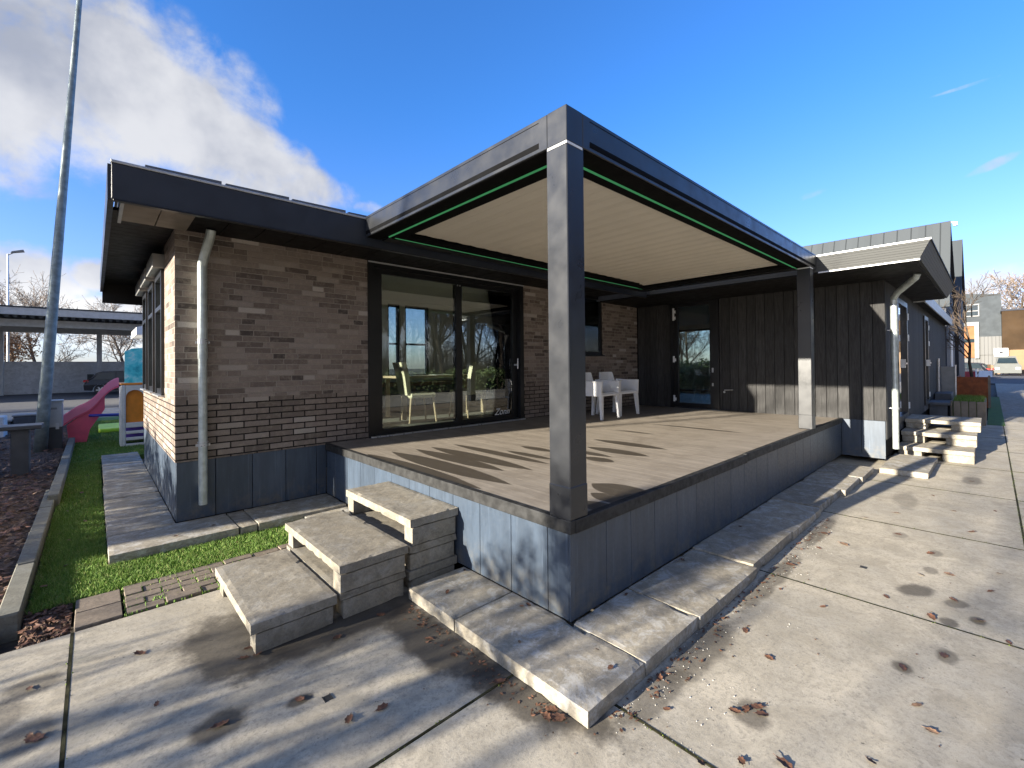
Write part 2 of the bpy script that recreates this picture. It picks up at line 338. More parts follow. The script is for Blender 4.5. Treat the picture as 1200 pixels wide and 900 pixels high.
def deck_mat():
    m, t, b = new_mat('deck_board'); p = t.pos(); x, y, z = t.xyz(p); at = t.new('ShaderNodeAttribute'); at.attribute_name = 'rnd'
    g = t.noise(t.scaled(p, (16, 1.2, 2)), 2.2, 5, .65, 0); f = t.noise(p, 70, 4, .7); d = t.noise(p, 3.0, 6, .7, .5)
    c = t.mix(t.ss(g, .3, .7), (.215, .185, .150), (.285, .248, .203))
    c = t.mix(t.ss(d, .42, .70, 0, .6), c, (.165, .138, .108))
    c = t.mix(t.ss(f, .55, .78, 0, .35), c, (.16, .135, .11))
    hs = t.new('ShaderNodeHueSaturation'); t.put(hs.inputs['Color'], c); t.put(hs.inputs['Value'], t.lin(at.outputs['Fac'], 0, 1, .95, 1.05)); c = hs.outputs[0]
    wob = t.m('MULTIPLY', t.m('SUBTRACT', t.noise(p, 4, 4, .6), .5), .16)
    wet = None   # rain drips from between the louvres left lens shaped wet marks
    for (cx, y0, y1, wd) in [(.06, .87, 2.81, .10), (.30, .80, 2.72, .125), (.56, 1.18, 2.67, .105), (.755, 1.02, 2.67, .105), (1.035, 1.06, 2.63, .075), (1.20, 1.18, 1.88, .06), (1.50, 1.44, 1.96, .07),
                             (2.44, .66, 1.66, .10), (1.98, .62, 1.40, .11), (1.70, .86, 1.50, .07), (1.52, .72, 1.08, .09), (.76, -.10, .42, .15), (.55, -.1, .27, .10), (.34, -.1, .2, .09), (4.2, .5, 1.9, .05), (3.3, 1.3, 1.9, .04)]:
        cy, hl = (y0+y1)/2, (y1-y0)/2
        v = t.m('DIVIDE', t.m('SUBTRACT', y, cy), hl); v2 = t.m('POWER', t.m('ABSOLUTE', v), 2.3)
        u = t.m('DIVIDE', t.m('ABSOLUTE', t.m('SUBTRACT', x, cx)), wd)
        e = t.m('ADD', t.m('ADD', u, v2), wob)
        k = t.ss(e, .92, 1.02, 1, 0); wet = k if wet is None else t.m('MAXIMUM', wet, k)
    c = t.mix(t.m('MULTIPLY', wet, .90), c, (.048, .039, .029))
    t.put(b.inputs['Base Color'], c); t.put(b.inputs['Roughness'], t.lin(wet, 0, 1, .80, .5)); b.inputs['Specular IOR Level'].default_value = .3
    bump(t, b, t.m('ADD', f, g), .25, .003)
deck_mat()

def lawn_mat():
    m, t, b = new_mat('lawn_blade'); p = t.pos(); at = t.new('ShaderNodeAttribute'); at.attribute_name = 'rnd'
    c = t.ramp(at.outputs['Fac'], [(0, (.080, .150, .022)), (.45, (.150, .275, .045)), (.8, (.23, .35, .075)), (1, (.42, .38, .16))])
    c = t.mix(t.ss(t.noise(p, 2.2, 5, .6), .35, .7, 0, .45), c, (.11, .20, .035))
    t.put(b.inputs['Base Color'], c); b.inputs['Roughness'].default_value = .6; b.inputs['Specular IOR Level'].default_value = .25
    try: b.inputs['Subsurface Weight'].default_value = 0
    except Exception: pass
lawn_mat()
def mulch_mat():
    m, t, b = new_mat('mulch'); p = t.pos(); v = t.new('ShaderNodeTexVoronoi'); t.put(v.inputs['Vector'], t.scaled(p, (1, 1.7, 1))); v.inputs['Scale'].default_value = 26
    c = t.mix(v.outputs['Color'], (.035, .024, .017), (.20, .125, .085)); 
    c = t.mix(t.ss(t.noise(p, 3, 5, .65), .5, .7, 0, .6), c, (.05, .036, .026))
    t.put(b.inputs['Base Color'], c); b.inputs['Roughness'].default_value = .95
    bump(t, b, v.outputs['Distance'], .9, .03)
mulch_mat()
def sky_panel_mat():
    m, t, b = new_mat('play_turquoise'); p = t.pos(); n = t.noise(p, 5, 5, .6, .4)
    t.put(b.inputs['Base Color'], t.ramp(n, [(.32, (.02, .38, .45)), (.46, (.08, .68, .72)), (.57, (.25, .80, .82)), (.68, (.9, .95, .93))])); b.inputs['Roughness'].default_value = .4
sky_panel_mat()
def seam_metal(name, col, axis, pitch):
    m, t, b = new_mat(name); p = t.pos(); q = t.xyz(p)[axis]
    fr = t.m('FRACT', t.m('ADD', t.m('DIVIDE', q, pitch), 50.0)); line = t.ss(t.m('ABSOLUTE', t.m('SUBTRACT', fr, .5)), .44, .48)
    wn = t.new('ShaderNodeTexWhiteNoise', noise_dimensions='1D'); t.put(wn.inputs['W'], t.m('FLOOR', t.m('ADD', t.m('DIVIDE', q, pitch), 50.5)))
    c = t.mix(t.m('MULTIPLY', wn.outputs[0], .5), col, tuple(v*.8 for v in col)); b.inputs['Specular IOR Level'].default_value = .2
    t.put(b.inputs['Base Color'], t.mix(line, c, tuple(v*.5 for v in col))); b.inputs['Roughness'].default_value = .6
    bump(t, b, line, .6, .02)
seam_metal('zinc_seam_y', (.062, .070, .076), 1, .42); seam_metal('zinc_seam_x', (.05, .054, .068), 0, .5); seam_metal('white_corr', (.14, .14, .138), 1, .35)
seam_metal('slate_fascia', (.085, .087, .085), 2, .03)

# ------------------------------------------------------------------ mesh builder
class MB:
    def __init__(s): s.v = []; s.f = []; s.r = []
    def add(s, vs, fs, r=None):
        o = len(s.v); s.v += [tuple(v) for v in vs]; s.f += [tuple(i+o for i in f) for f in fs]; s.r += [random.random() if r is None else r]*len(vs); return s
    def box(s, x0, x1, y0, y1, z0, z1, b=0.0):
        if x0 > x1: x0, x1 = x1, x0
        if y0 > y1: y0, y1 = y1, y0
        if b <= 0:
            vs = [(x, y, z) for z in (z0, z1) for (x, y) in ((x0, y0), (x1, y0), (x1, y1), (x0, y1))]
            return s.add(vs, [(3, 2, 1, 0), (4, 5, 6, 7), (0, 1, 5, 4), (1, 2, 6, 5), (2, 3, 7, 6), (3, 0, 4, 7)])
        b = min(b, (x1-x0)*.45, (y1-y0)*.45, (z1-z0)*.45)
        def ring(i, z): return [(x0+i, y0, z), (x1-i, y0, z), (x1, y0+i, z), (x1, y1-i, z), (x1-i, y1, z), (x0+i, y1, z), (x0, y1-i, z), (x0, y0+i, z)]
        def ringin(z): return [(x0+b, y0+b*.6, z), (x1-b, y0+b*.6, z), (x1-b*.6, y0+b, z), (x1-b*.6, y1-b, z), (x1-b, y1-b*.6, z), (x0+b, y1-b*.6, z), (x0+b*.6, y1-b, z), (x0+b*.6, y0+b, z)]
        vs = ringin(z0)+ring(b, z0+b)+ring(b, z1-b)+ringin(z1); fs = [tuple(range(7, -1, -1)), tuple(range(24, 32))]
        for k in range(3):
            for i in range(8): j = (i+1) % 8; fs.append((k*8+i, k*8+j, k*8+8+j, k*8+8+i))
        return s.add(vs, fs)
    def rbox(s, x0, x1, y0, y1, z0, z1, seed=0.0, cell=.035, chip=.004):
        """concrete block: a subdivided box whose arrises are worn and chipped"""
        lo = (x0, y0, z0); hi = (x1, y1, z1); n = [max(1, min(40, int((hi[k]-lo[k])/cell))) for k in range(3)]
        idx = {}; vs = []; fs = []
        def vid(i):
            if i in idx: return idx[i]
            p = [lo[k]+(hi[k]-lo[k])*i[k]/n[k] for k in range(3)]; ext = [k for k in range(3) if i[k] in (0, n[k])]
            q = Vector((p[0]*11+seed, p[1]*11-seed, p[2]*11+2*seed)); a = noise.noise(q); b = noise.noise(q*3.1)
            if len(ext) >= 2:
                d = chip*(.55+.5*abs(b)) + .016*max(0, a-.28)*(1.0+b)
                for k in ext: p[k] += d if i[k] == 0 else -d
            else:
                for k in ext: p[k] += (.0010*b+.0012*a)*(1 if i[k] == 0 else -1)
            idx[i] = len(vs); vs.append(p); return idx[i]
        for ax in range(3):
            u, v = (ax+1) % 3, (ax+2) % 3
            for side in (0, n[ax]):
                for a in range(n[u]):
                    for b in range(n[v]):
                        def I(aa, bb):
                            t = [0, 0, 0]; t[ax] = side; t[u] = aa; t[v] = bb; return vid(tuple(t))
                        f = (I(a, b), I(a+1, b), I(a+1, b+1), I(a, b+1)); fs.append(f if side else f[::-1])
        return s.add(vs, fs)
    def prism(s, pts, axis, a, b):
        """polygon (2-D) extruded along axis from a to b"""
        n = len(pts)
        def P(p, t): return {'x': (t, p[0], p[1]), 'y': (p[0], t, p[1]), 'z': (p[0], p[1], t)}[axis]
        vs = [P(p, a) for p in pts]+[P(p, b) for p in pts]
        fs = [tuple(range(n-1, -1, -1)), tuple(range(n, 2*n))]+[(i, (i+1) % n, n+(i+1) % n, n+i) for i in range(n)]
        return s.add(vs, fs)
    def hexa(s, p8): return s.add(p8, [(3, 2, 1, 0), (4, 5, 6, 7), (0, 1, 5, 4), (1, 2, 6, 5), (2, 3, 7, 6), (3, 0, 4, 7)])
    def quad(s, a, b, c, d): return s.add([a, b, c, d], [(0, 1, 2, 3)])
    def tube(s, pts, rad, n=10, cap=True):
        pts = [Vector(p) for p in pts]; rad = rad if isinstance(rad, (list, tuple)) else [rad]*len(pts)
        vs = []; fs = []; prev = None
        for i, p in enumerate(pts):
            t = (pts[min(i+1, len(pts)-1)]-pts[max(i-1, 0)]).normalized()
            if prev is None:
                a = t.cross(Vector((0, 0, 1)));  a = a if a.length > .05 else t.cross(Vector((0, 1, 0)))
            else: a = prev-t*prev.dot(t)
            a.normalize(); prev = a; b = t.cross(a)
            vs += [p+(a*math.cos(2*math.pi*k/n)+b*math.sin(2*math.pi*k/n))*rad[i] for k in range(n)]
        for i in range(len(pts)-1):
            for k in range(n): j = (k+1) % n; fs.append((i*n+k, i*n+j, (i+1)*n+j, (i+1)*n+k))
        if cap: fs.append(tuple(range(n-1, -1, -1))); q = (len(pts)-1)*n; fs.append(tuple(range(q, q+n)))
        return s.add(vs, fs)
    def build(s, name, mat, parent=None, origin=None, smooth=False):
        me = bpy.data.meshes.new(name); 
        org = Vector(parent['_o']) if parent is not None and '_o' in parent else Vector(origin or (0, 0, 0))
        me.from_pydata([tuple(Vector(v)-org) for v in s.v], [], s.f); me.update()
        a = me.attributes.new('rnd', 'FLOAT', 'POINT'); a.data.foreach_set('value', s.r)
        me.materials.append(M[mat]); o = bpy.data.objects.new(name, me); COL.objects.link(o)
        if parent is not None: o.parent = parent; o['_o'] = tuple(org)
        else: o.location = org; o['_o'] = tuple(org)
        if smooth: me.polygons.foreach_set('use_smooth', [True]*len(me.polygons))
        me.update(); return o
def tag(o, label, cat, group=None, kind=None):
    if label: o['label'] = label
    if cat: o['category'] = cat
    if group: o['group'] = group
    if kind: o['kind'] = kind
    return o
def thing(name, label, cat, loc=(0, 0, 0), group=None):
    o = bpy.data.objects.new(name, None); COL.objects.link(o); o.location = loc; o.empty_display_size = .1; o['_o'] = tuple(loc)
    return tag(o, label, cat, group)
def struct(o): o['kind'] = 'structure'; return o
def copy_tree(o, loc=None, rz=None, sc_=None, parent=None):
    c = o.copy(); COL.objects.link(c)
    if parent is not None: c.parent = parent
    if loc is not None: c.location = loc
    if rz is not None: c.rotation_euler = (0, 0, rz)
    if sc_ is not None: c.scale = (sc_, sc_, sc_) if not isinstance(sc_, tuple) else sc_
    for ch in list(o.children): copy_tree(ch, parent=c)
    return c

# ================================================================== SETTING
GZ = -0.08
g = MB().box(-300, 300, -300, 300, -.5, -.17); struct(g.build('ground', 'soil'))
# concrete plates
XJ = [-10.0, -8.03, -6.07, -4.10, -2.13, -.265, 1.685, 3.64, 5.6, 7.56, 9.52, 11.48, 13.44, 15.4]
YJ = [-13.6, -11.65, -9.7, -7.75, -5.8, -3.83, -1.87, -.005, 2.10]
rp = random.Random(3); mb = MB()
for i in range(len(XJ)-1):
    for j in range(len(YJ)-1):
        if XJ[i] > -.5 and j == len(YJ)-2: continue
        x0, x1, y0, y1 = XJ[i]+.008, XJ[i+1]-.008, YJ[j]+.008, YJ[j+1]-.008
        if XJ[i] > -.5 and j == len(YJ)-3: y1 += .5
        dz = [GZ+rp.uniform(-.0012, .0012) for _ in range(4)]
        b = .0006
        top = [(x0+b, y0+b, dz[0]), (x1-b, y0+b, dz[1]), (x1-b, y1-b, dz[2]), (x0+b, y1-b, dz[3])]
        mid = [(x0, y0, dz[0]-b), (x1, y0, dz[1]-b), (x1, y1, dz[2]-b), (x0, y1, dz[3]-b)]
        bot = [(p[0], p[1], -.16) for p in mid]
        mb.add(top+mid+bot, [(0, 1, 2, 3)]+[(4+k, 4+(k+1) % 4, (k+1) % 4, k) for k in range(4)]+[(8+k, 8+(k+1) % 4, 4+(k+1) % 4, 4+k) for k in range(4)])
struct(mb.build('concrete_paving', 'concrete_plate'))
struct(MB().box(-10, 15.4, -13.6, -.2, -.165, -.0825).box(-10, -.3, -.199, 2.10, -.165, -.0825).build('joint_filling', 'soil'))
mb = MB()
for i in range(15):
    for j in range(6): mb.box(15.4+i*1.96+.01, 15.4+(i+1)*1.96-.01, -13.6+1.96*j+.01, -13.6+1.96*(j+1)-.01-(0.0), -.15, GZ-.002)
struct(mb.build('concrete_path', 'concrete_slab'))
mb = MB()
for xj in XJ[1:-1]:
    y1 = 2.09 if xj < -.3 else -.3
    mb.box(xj-.0065, xj+.0065, -13.5, y1, -.15, GZ+.0018)
for yj in YJ[1:-1]:
    for a, b in zip(XJ, XJ[1:]):
        if yj > -.5 and a > -.5: continue
        mb.box(a+.0098, b-.0098, yj-.0065, yj+.0065, -.15, GZ+.0017)
struct(mb.build('joint_dirt', 'joint_soil'))
# moss and grit in the joints
mb = MB(); rj = random.Random(12)
for k in range(2600):
    if rj.random() < .5: x = rj.choice(XJ[3:11])+rj.uniform(-.016, .016); y = rj.uniform(-5, 2 if x < -.4 else -.5)
    else: y = rj.choice(YJ[4:8])+rj.uniform(-.016, .016); x = rj.uniform(-4, 10)
    if x > -.5 and y > -.5: continue
    s = rj.uniform(.004, .012); a = rj.random()*6.28; h = rj.uniform(.0, .008)
    mb.add([(x+s*math.cos(a+q), y+s*math.sin(a+q), GZ-.012) for q in (0, 2.1, 4.2)]+[(x, y, GZ+.001+h)], [(0, 1, 3), (1, 2, 3), (2, 0, 3)])
mo = mb.build('joint_moss', 'moss'); tag(mo, 'green moss growing in the joints between the concrete plates', 'moss', kind='stuff')
# white grit beside the slab strip
mb = MB()
for k in range(190):
    x = rj.uniform(-.3, 3.2); y = -.49-abs(rj.gauss(0, .13))
    if rj.random() < .25: x, y = rj.uniform(-.4, .4), rj.uniform(-.9, -.5)
    s = rj.uniform(.001, .0030); mb.box(x-s, x+s, y-s, y+s*rj.uniform(.3, 1), GZ-.002, GZ+s*1.1)
tag(mb.build('grit', 'gravel_white'), 'tiny pale grit scattered along the foot of the slab strip', 'grit', kind='stuff')
# asphalt right, car park left
struct(MB().box(44.8, 200, -60, 40, -.16, -.085).build('road', 'asphalt'))
struct(MB().box(-80, 60, 18.6, 23.6, -.165, -.10).build('path', 'path_light'))
struct(MB().box(-80, 60, 23.62, 80, -.165, -.09).build('car_park', 'asphalt'))
# lawn of artificial grass
struct(MB().box(-2.36, -.01, 2.62, 3.17, -.165, -.085).box(-2.36, -1.96, 3.17, 18.5, -.165, -.085).box(-1.955, 6, 9.1, 18.5, -.165, -.085).build('lawn_base', 'grass_low'))
rg = random.Random(5); vs = []; fs = []; rr = []
def blades(x0, x1, y0, y1, dens, h, wd):
    for _ in range(int((x1-x0)*(y1-y0)*dens)):
        x = rg.uniform(x0, x1); y = rg.uniform(y0, y1); a = rg.random()*6.283; l = rg.gauss(.35, .35); hh = h*rg.uniform(.6, 1.15); c_ = rg.random(); q = len(vs)
        dx_, dy_ = math.cos(a)*wd, math.sin(a)*wd; b_ = rg.random()*6.283
        vs.extend([(x-dx_, y-dy_, -.088), (x+dx_, y+dy_, -.088), (x+math.cos(b_)*hh*l*1.4, y+math.sin(b_)*hh*l*1.4, -.088+hh)])
        fs.append((q, q+1, q+2)); rr.extend([c_]*3)
blades(-2.35, -.9, 2.60, 3.16, 26000, .036, .0028); blades(-.9, -.02, 2.62, 3.16, 12000, .034, .003)
blades(-2.35, -1.96, 3.16, 5.2, 22000, .036, .003); blades(-2.35, -1.96, 5.2, 9, 9000, .036, .004)
blades(-2.35, -1.0, 9.1, 17, 3200, .04, .006)
mb = MB(); mb.v, mb.f, mb.r = vs, fs, rr
tag(mb.build('lawn', 'lawn_blade'), 'bright green artificial grass around the house slabs', 'lawn', kind='stuff')
# mulch bed, soil patch, pavers, kerb
def bumpy(x0, x1, y0, y1, n, m_, z, amp, seed):
    r_ = random.Random(seed); b = MB(); vs = []
    for j in range(m_+1):
        for i in range(n+1): vs.append((x0+(x1-x0)*i/n, y0+(y1-y0)*j/m_, z+r_.uniform(-amp, amp)))
    b.add(vs, [(j*(n+1)+i, j*(n+1)+i+1, (j+1)*(n+1)+i+1, (j+1)*(n+1)+i) for j in range(m_) for i in range(n)]); return b
struct(bumpy(-9, -2.475, 2.3, 18.55, 130, 260, -.105, .022, 4).build('mulch_bed', 'mulch'))
struct(bumpy(-2.36, -2.14, 2.12, 2.62, 20, 40, -.10, .014, 6).build('soil_patch', 'mulch'))
struct(bumpy(-4.2, -2.475, 2.12, 2.3, 60, 12, -.10, .014, 8).build('soil_strip', 'mulch'))
mb = MB(); rp = random.Random(9)
for k in range(2): mb.box(-2.125, -1.90, 2.115+k*.235, 2.34+k*.235, -.16, -.066+rp.uniform(-.004, .004), .006)
for r_ in range(5):
    x = -1.885-(.10 if r_ % 2 else 0)
    while x < -.55:
        x1 = x+.205
        mb.box(max(x, -1.885)+.004, x1-.004, 2.115+r_*.1+.004, 2.115+(r_+1)*.1-.004, -.16, -.068+rp.uniform(-.005, .005), .006); x = x1
struct(mb.build('paver_strip', 'clinker'))
mb = MB()   # moss tufts between pavers
for k in range(900):
    if rp.random() < .5: x = rp.uniform(-1.9, -.95); y = 2.115+rp.randint(0, 5)*.1
    else: x = -1.885+rp.randint(0, 8)*.1025; y = rp.uniform(2.11, 2.62)
    if rp.random() < .3: x, y = rp.choice([(-1.72, 2.24), (-1.5, 2.15), (-1.42, 2.33), (-1.15, 2.42), (-1.63, 2.62)]); x += rp.gauss(0, .02); y += rp.gauss(0, .02)
    s = rp.uniform(.004, .011); a = rp.random()*6.28
    mb.add([(x+s*math.cos(a+q), y+s*math.sin(a+q), -.085) for q in (0, 2.1, 4.2)]+[(x, y, -.072+rp.uniform(0, .012))], [(0, 1, 3), (1, 2, 3), (2, 0, 3)])
tag(mb.build('paver_moss', 'lawn_blade'), 'tufts of moss sprouting between the clinker pavers', 'moss', kind='stuff')
mb = MB(); y = 2.45
while y < 5.7: mb.box(-2.475, -2.37, y, y+.985, -.2, .0+rp.uniform(-.008, .008), .012); y += .99
y = 5.75
while y < 18: mb.box(-2.43, -2.33, y, y+.985, -.2, .045+rp.uniform(-.008, .008), .012); y += .99
struct(mb.build('kerb', 'concrete_kerb'))

# ================================================================== HOUSE
YH, XL = 3.75, -1.455
H = thing('brick_house', 'single-storey brick house with dark flat roof and panelled grey-blue base', 'house', (XL, YH, 0))
ZP, ZB, ZT = .58, 1.188, 2.93
def wall(x0, x1, y0, y1, z0=ZP, z1=ZT):
    if z0 < ZB: MB().box(x0, x1, y0, y1, z0, min(z1, ZB)).build('brick_base', 'brick_plinth', H)
    if z1 > ZB: MB().box(x0, x1, y0, y1, max(z0, ZB), z1).build('brick_wall', 'brick_wild', H)
wall(XL, .53, YH, YH+.2); wall(3.31, 4.95, YH, YH+.2); wall(4.95, 5.62, YH, YH+.2, ZP, 1.70); wall(5.62, 6.91, YH, YH+.2)
LW = [(4.62, 5.32), (5.60, 6.30), (6.60, 7.25)]
ya = YH+.2
for (a, b) in LW: wall(XL, XL+.2, ya, a); wall(XL, XL+.2, a, b, ZP, 1.19); ya = b
wall(XL, XL+.2, ya, 7.55)
# base panels (two faces), seams cut as gaps
mb = MB(); xs = [XL+.006, -1.12, -.785, -.45, -.115, .0]
for a, b in zip(xs, xs[1:]): mb.box(a+.003, b-.003, YH+.008, YH+.05, 0, ZP-.002, .002)
mb.box(0, 6.9, YH+.02, YH+.05, .3, ZP-.002); mb.build('base_panel', 'fibre_panel', H)
mb = MB(); y = YH+.055
while y < 7.5: mb.box(XL+.006, XL+.045, y, min(y+.33, 7.54)-.006, 0, ZP-.002, .002); y += .335
mb.build('base_panel', 'fibre_panel', H)
MB().box(XL+.05, 6.85, YH+.055, 7.5, .0, ZP-.01).build('floor_slab', 'int_floor', H)
# right/back walls of the room and the room itself
MB().box(XL+.2, 5.35, 6.6, 6.78, ZP, 1.30).box(XL+.2, 2.3, 6.6, 6.78, 1.30, 2.78).box(2.57, 2.69, 6.6, 6.78, 1.3, 2.78).box(3.27, 5.35, 6.6, 6.78, 1.3, 2.78).box(XL+.2, 5.35, 6.6, 6.78, 2.78, 2.85).build('room_wall', 'int_wall', H)
MB().box(5.35, 5.5, YH+.2, 6.78, ZP, 2.85).build('room_wall', 'int_wall', H)
MB().box(XL+.2, 5.35, YH+.2, 6.6, 2.85, 2.868).build('room_ceiling', 'int_wall', H)
MB().box(XL+.2, .25, 7.35, 7.55, ZP, 2.87).build('rear_wall', 'brick_wild', H)
for (a, b) in ((2.3, 2.57), (2.69, 3.27)):
    f = MB().box(a, a+.04, 6.64, 6.70, 1.3, 2.78).box(b-.04, b, 6.64, 6.70, 1.3, 2.78).box(a+.04, b-.04, 6.64, 6.70, 1.3, 1.34).box(a+.04, b-.04, 6.64, 6.70, 2.74, 2.78).box(a+.04, b-.04, 6.64, 6.70, 1.95, 1.99).build('rear_window', 'metal_frame', H)
    MB().box(a+.04, b-.04, 6.668, 6.674, 1.34, 2.74).build('pane', 'glass', f)
# small dark window beside the chairs
f = MB().box(4.95, 5.01, YH+.03, YH+.1, 1.70, ZT).box(5.56, 5.62, YH+.03, YH+.1, 1.70, ZT).box(5.01, 5.56, YH+.03, YH+.1, 1.70, 1.77).box(5.01, 5.56, YH+.03, YH+.1, 2.83, ZT).build('window', 'metal_frame', H)
MB().box(5.01, 5.56, YH+.055, YH+.061, 1.77, 2.83).build('pane', 'glass', f)
MB().box(4.95, 5.62, YH+.15, YH+.19, 1.71, ZT).build('blind', 'int_dark', f)
MB().box(4.93, 5.64, YH-.03, YH+.03, 1.675, 1.698).build('sill', 'metal_frame', f)
# the three tall windows of the left wall, each with a screen box on top
for (a, b) in LW:
    f = MB().box(XL-.03, XL+.1, a, a+.07, 1.205, 2.62).box(XL-.03, XL+.1, b-.07, b, 1.205, 2.62).box(XL-.03, XL+.1, a+.07, b-.07, 2.55, 2.62).box(XL-.02, XL+.1, a+.07, b-.07, 1.205, 1.27).box(XL-.03, XL+.06, a+.07, b-.07, 2.18, 2.23).build('window', 'metal_frame', H)
    MB().box(XL+.02, XL+.026, a+.07, b-.07, 1.27, 2.55).build('pane', 'glass', f)
    MB().box(XL-.11, XL+.1, a-.02, b+.02, 2.622, 2.78, .008).build('screen_box', 'screen_grey', f)
    MB().box(XL-.06, XL+.12, a-.01, b+.01, 1.19, 1.203).build('sill', 'metal_light', f)
    MB().box(XL, XL+.1, a, b, 2.782, ZT).build('lintel', 'soffit_dark', f)
# sliding door
DX0, DX1, DZ0, DZ1 = .53, 3.31, .592, 2.872
D = MB().box(DX0, DX0+.085, YH-.02, YH+.12, DZ0, DZ1).box(DX1-.085, DX1, YH-.02, YH+.12, DZ0, DZ1).box(DX0+.085, DX1-.085, YH-.02, YH+.12, DZ1-.085, DZ1).box(DX0+.085, DX1-.085, YH-.02, YH+.12, DZ0, DZ0+.03).build('sliding_door', 'metal_frame', H)
def sash(x0, x1, yf, st=.10, top=.065, bot=.06):
    z0, z1 = DZ0+.03, DZ1-.085
    s_ = MB().box(x0, x0+st, yf, yf+.045, z0, z1).box(x1-st, x1, yf, yf+.045, z0, z1).box(x0+st, x1-st, yf, yf+.045, z0, z0+bot).box(x0+st, x1-st, yf, yf+.045, z1-top, z1).build('sash', 'metal_frame', D)
    MB().box(x0+st, x1-st, yf+.018, yf+.026, z0+bot, z1-top).build('pane', 'glass', s_); return s_
sash(DX0+.088, 2.03, YH+.005, .11); sR = sash(1.93, DX1-.088, YH+.058, .10)
MB().tube([(3.165, YH-.02, 1.45), (3.165, YH-.02, 1.62)], .012, 8).box(3.15, 3.18, YH-.02, YH+.056, 1.5, 1.53).build('door_handle', 'metal_light', sR)
MB().box(DX0+.02, DX1-.02, YH-.075, YH-.022, .593, .612, .003).build('threshold', 'metal_light', D)
MB().box(DX0, DX1, YH-.035, YH-.022, 2.845, 2.862).build('rail_trim', 'trim_grey', D)
MB().box(1.94, 1.955, YH-.005, YH+.004, 2.70, 2.72).build('bolt', 'metal_light', D); MB().box(1.985, 2.0, YH-.005, YH+.004, 2.70, 2.72).build('bolt', 'metal_light', D)
# roof
mb = MB().box(XL-.42, 5.40, 2.70, 7.9, 2.90, 3.0); mb.box(XL-.44, 5.40, 2.66, 7.92, 3.0, 3.012); mb.build('roof', 'roof_tile', H)
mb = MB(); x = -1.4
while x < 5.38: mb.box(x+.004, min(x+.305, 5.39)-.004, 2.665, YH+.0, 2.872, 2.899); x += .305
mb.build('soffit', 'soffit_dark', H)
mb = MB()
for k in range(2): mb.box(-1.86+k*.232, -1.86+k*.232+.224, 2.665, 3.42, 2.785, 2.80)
mb.build('soffit', 'soffit_bounce_lit', H)
MB().box(-1.885, -1.862, 2.665, 3.42, 2.76, 2.80).build('soffit_edge', 'trim_grey', H)
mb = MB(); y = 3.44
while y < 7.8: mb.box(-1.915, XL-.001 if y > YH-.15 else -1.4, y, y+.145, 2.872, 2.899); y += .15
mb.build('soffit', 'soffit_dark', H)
fa = MB().box(-1.94, 5.40, 2.62, 2.655, 2.735, 2.995, .003).build('fascia', 'fascia_dark', H)
MB().box(-1.945, 5.40, 2.612, 2.66, 2.997, 3.016, .003).build('edge_trim', 'metal_light', fa)
MB().box(-1.93, 5.40, 2.614, 2.66, 2.722, 2.733, .002).build('drip_edge', 'metal_frame', fa)
MB().box(-1.96, -1.925, 2.66, 7.95, 2.735, 2.995).build('fascia', 'fascia_dark', H)
MB().box(-1.935, -1.4, 7.90, 7.945, 2.56, 2.87).build('fascia', 'soffit_dark', H)
rt = random.Random(2)
mb = MB(); x = -1.75
while x < 5.3:
    l = .52; z = 3.018
    mb.hexa([(x, 2.625, z), (x+l-.03, 2.625, z+.0), (x+l-.03, 3.0, z+.01), (x, 3.0, z+.01), (x, 2.625, z+.018), (x+l-.03, 2.625, z+.026), (x+l-.03, 3.0, z+.036), (x, 3.0, z+.028)]); x += l
mb.build('roof_edge', 'roof_tile', H)
# downpipe on the left front
dp = MB().tube([(-1.19, 3.52, 2.86), (-1.195, 3.54, 2.80), (-1.235, 3.665, 2.58), (-1.24, 3.68, 2.52), (-1.24, 3.68, 1.6)], .042, 14).tube([(-1.24, 3.68, 1.63), (-1.24, 3.68, .15)], .0385, 14).build('downpipe', 'pipe_zinc', H, smooth=False)
for z in (1.76, .74):
    MB().tube([(-1.24, 3.68, z-.012), (-1.24, 3.68, z+.012)], .048, 14).tube([(-1.24, 3.68, z+.022), (-1.24, 3.68, z+.034)], .046, 14).box(-1.30, -1.18, 3.672, 3.688, z-.012, z+.012).box(-1.25, -1.23, 3.68, 3.75, z-.006, z+.006).build('pipe_bracket', 'metal_light', dp)
MB().box(XL, 6.9, YH+.005, YH+.2, ZT-.002, 2.899).build('wall_head', 'soffit_dark', H) if False else None
# lettering sticker low on the right pane
try:
    fc = bpy.data.curves.new('door_lettering', 'FONT'); fc.body = 'Zonn'; fc.size = .15; fc.extrude = .0005; fc.shear = .35
    fo = bpy.data.objects.new('door_lettering', fc); COL.objects.link(fo)
    dg = bpy.context.evaluated_depsgraph_get(); me = bpy.data.meshes.new_from_object(fo.evaluated_get(dg)); bpy.data.objects.remove(fo)
    me.name = 'door_lettering'; me.materials.clear(); me.materials.append(M['letter_white'])
    lo = bpy.data.objects.new('door_lettering', me); COL.objects.link(lo); lo.parent = sR
    lo.location = Vector((2.72, YH+.074, .70))-Vector(sR['_o']); lo.rotation_euler = (R(90), 0, 0)
except Exception as ex: print('lettering', ex)

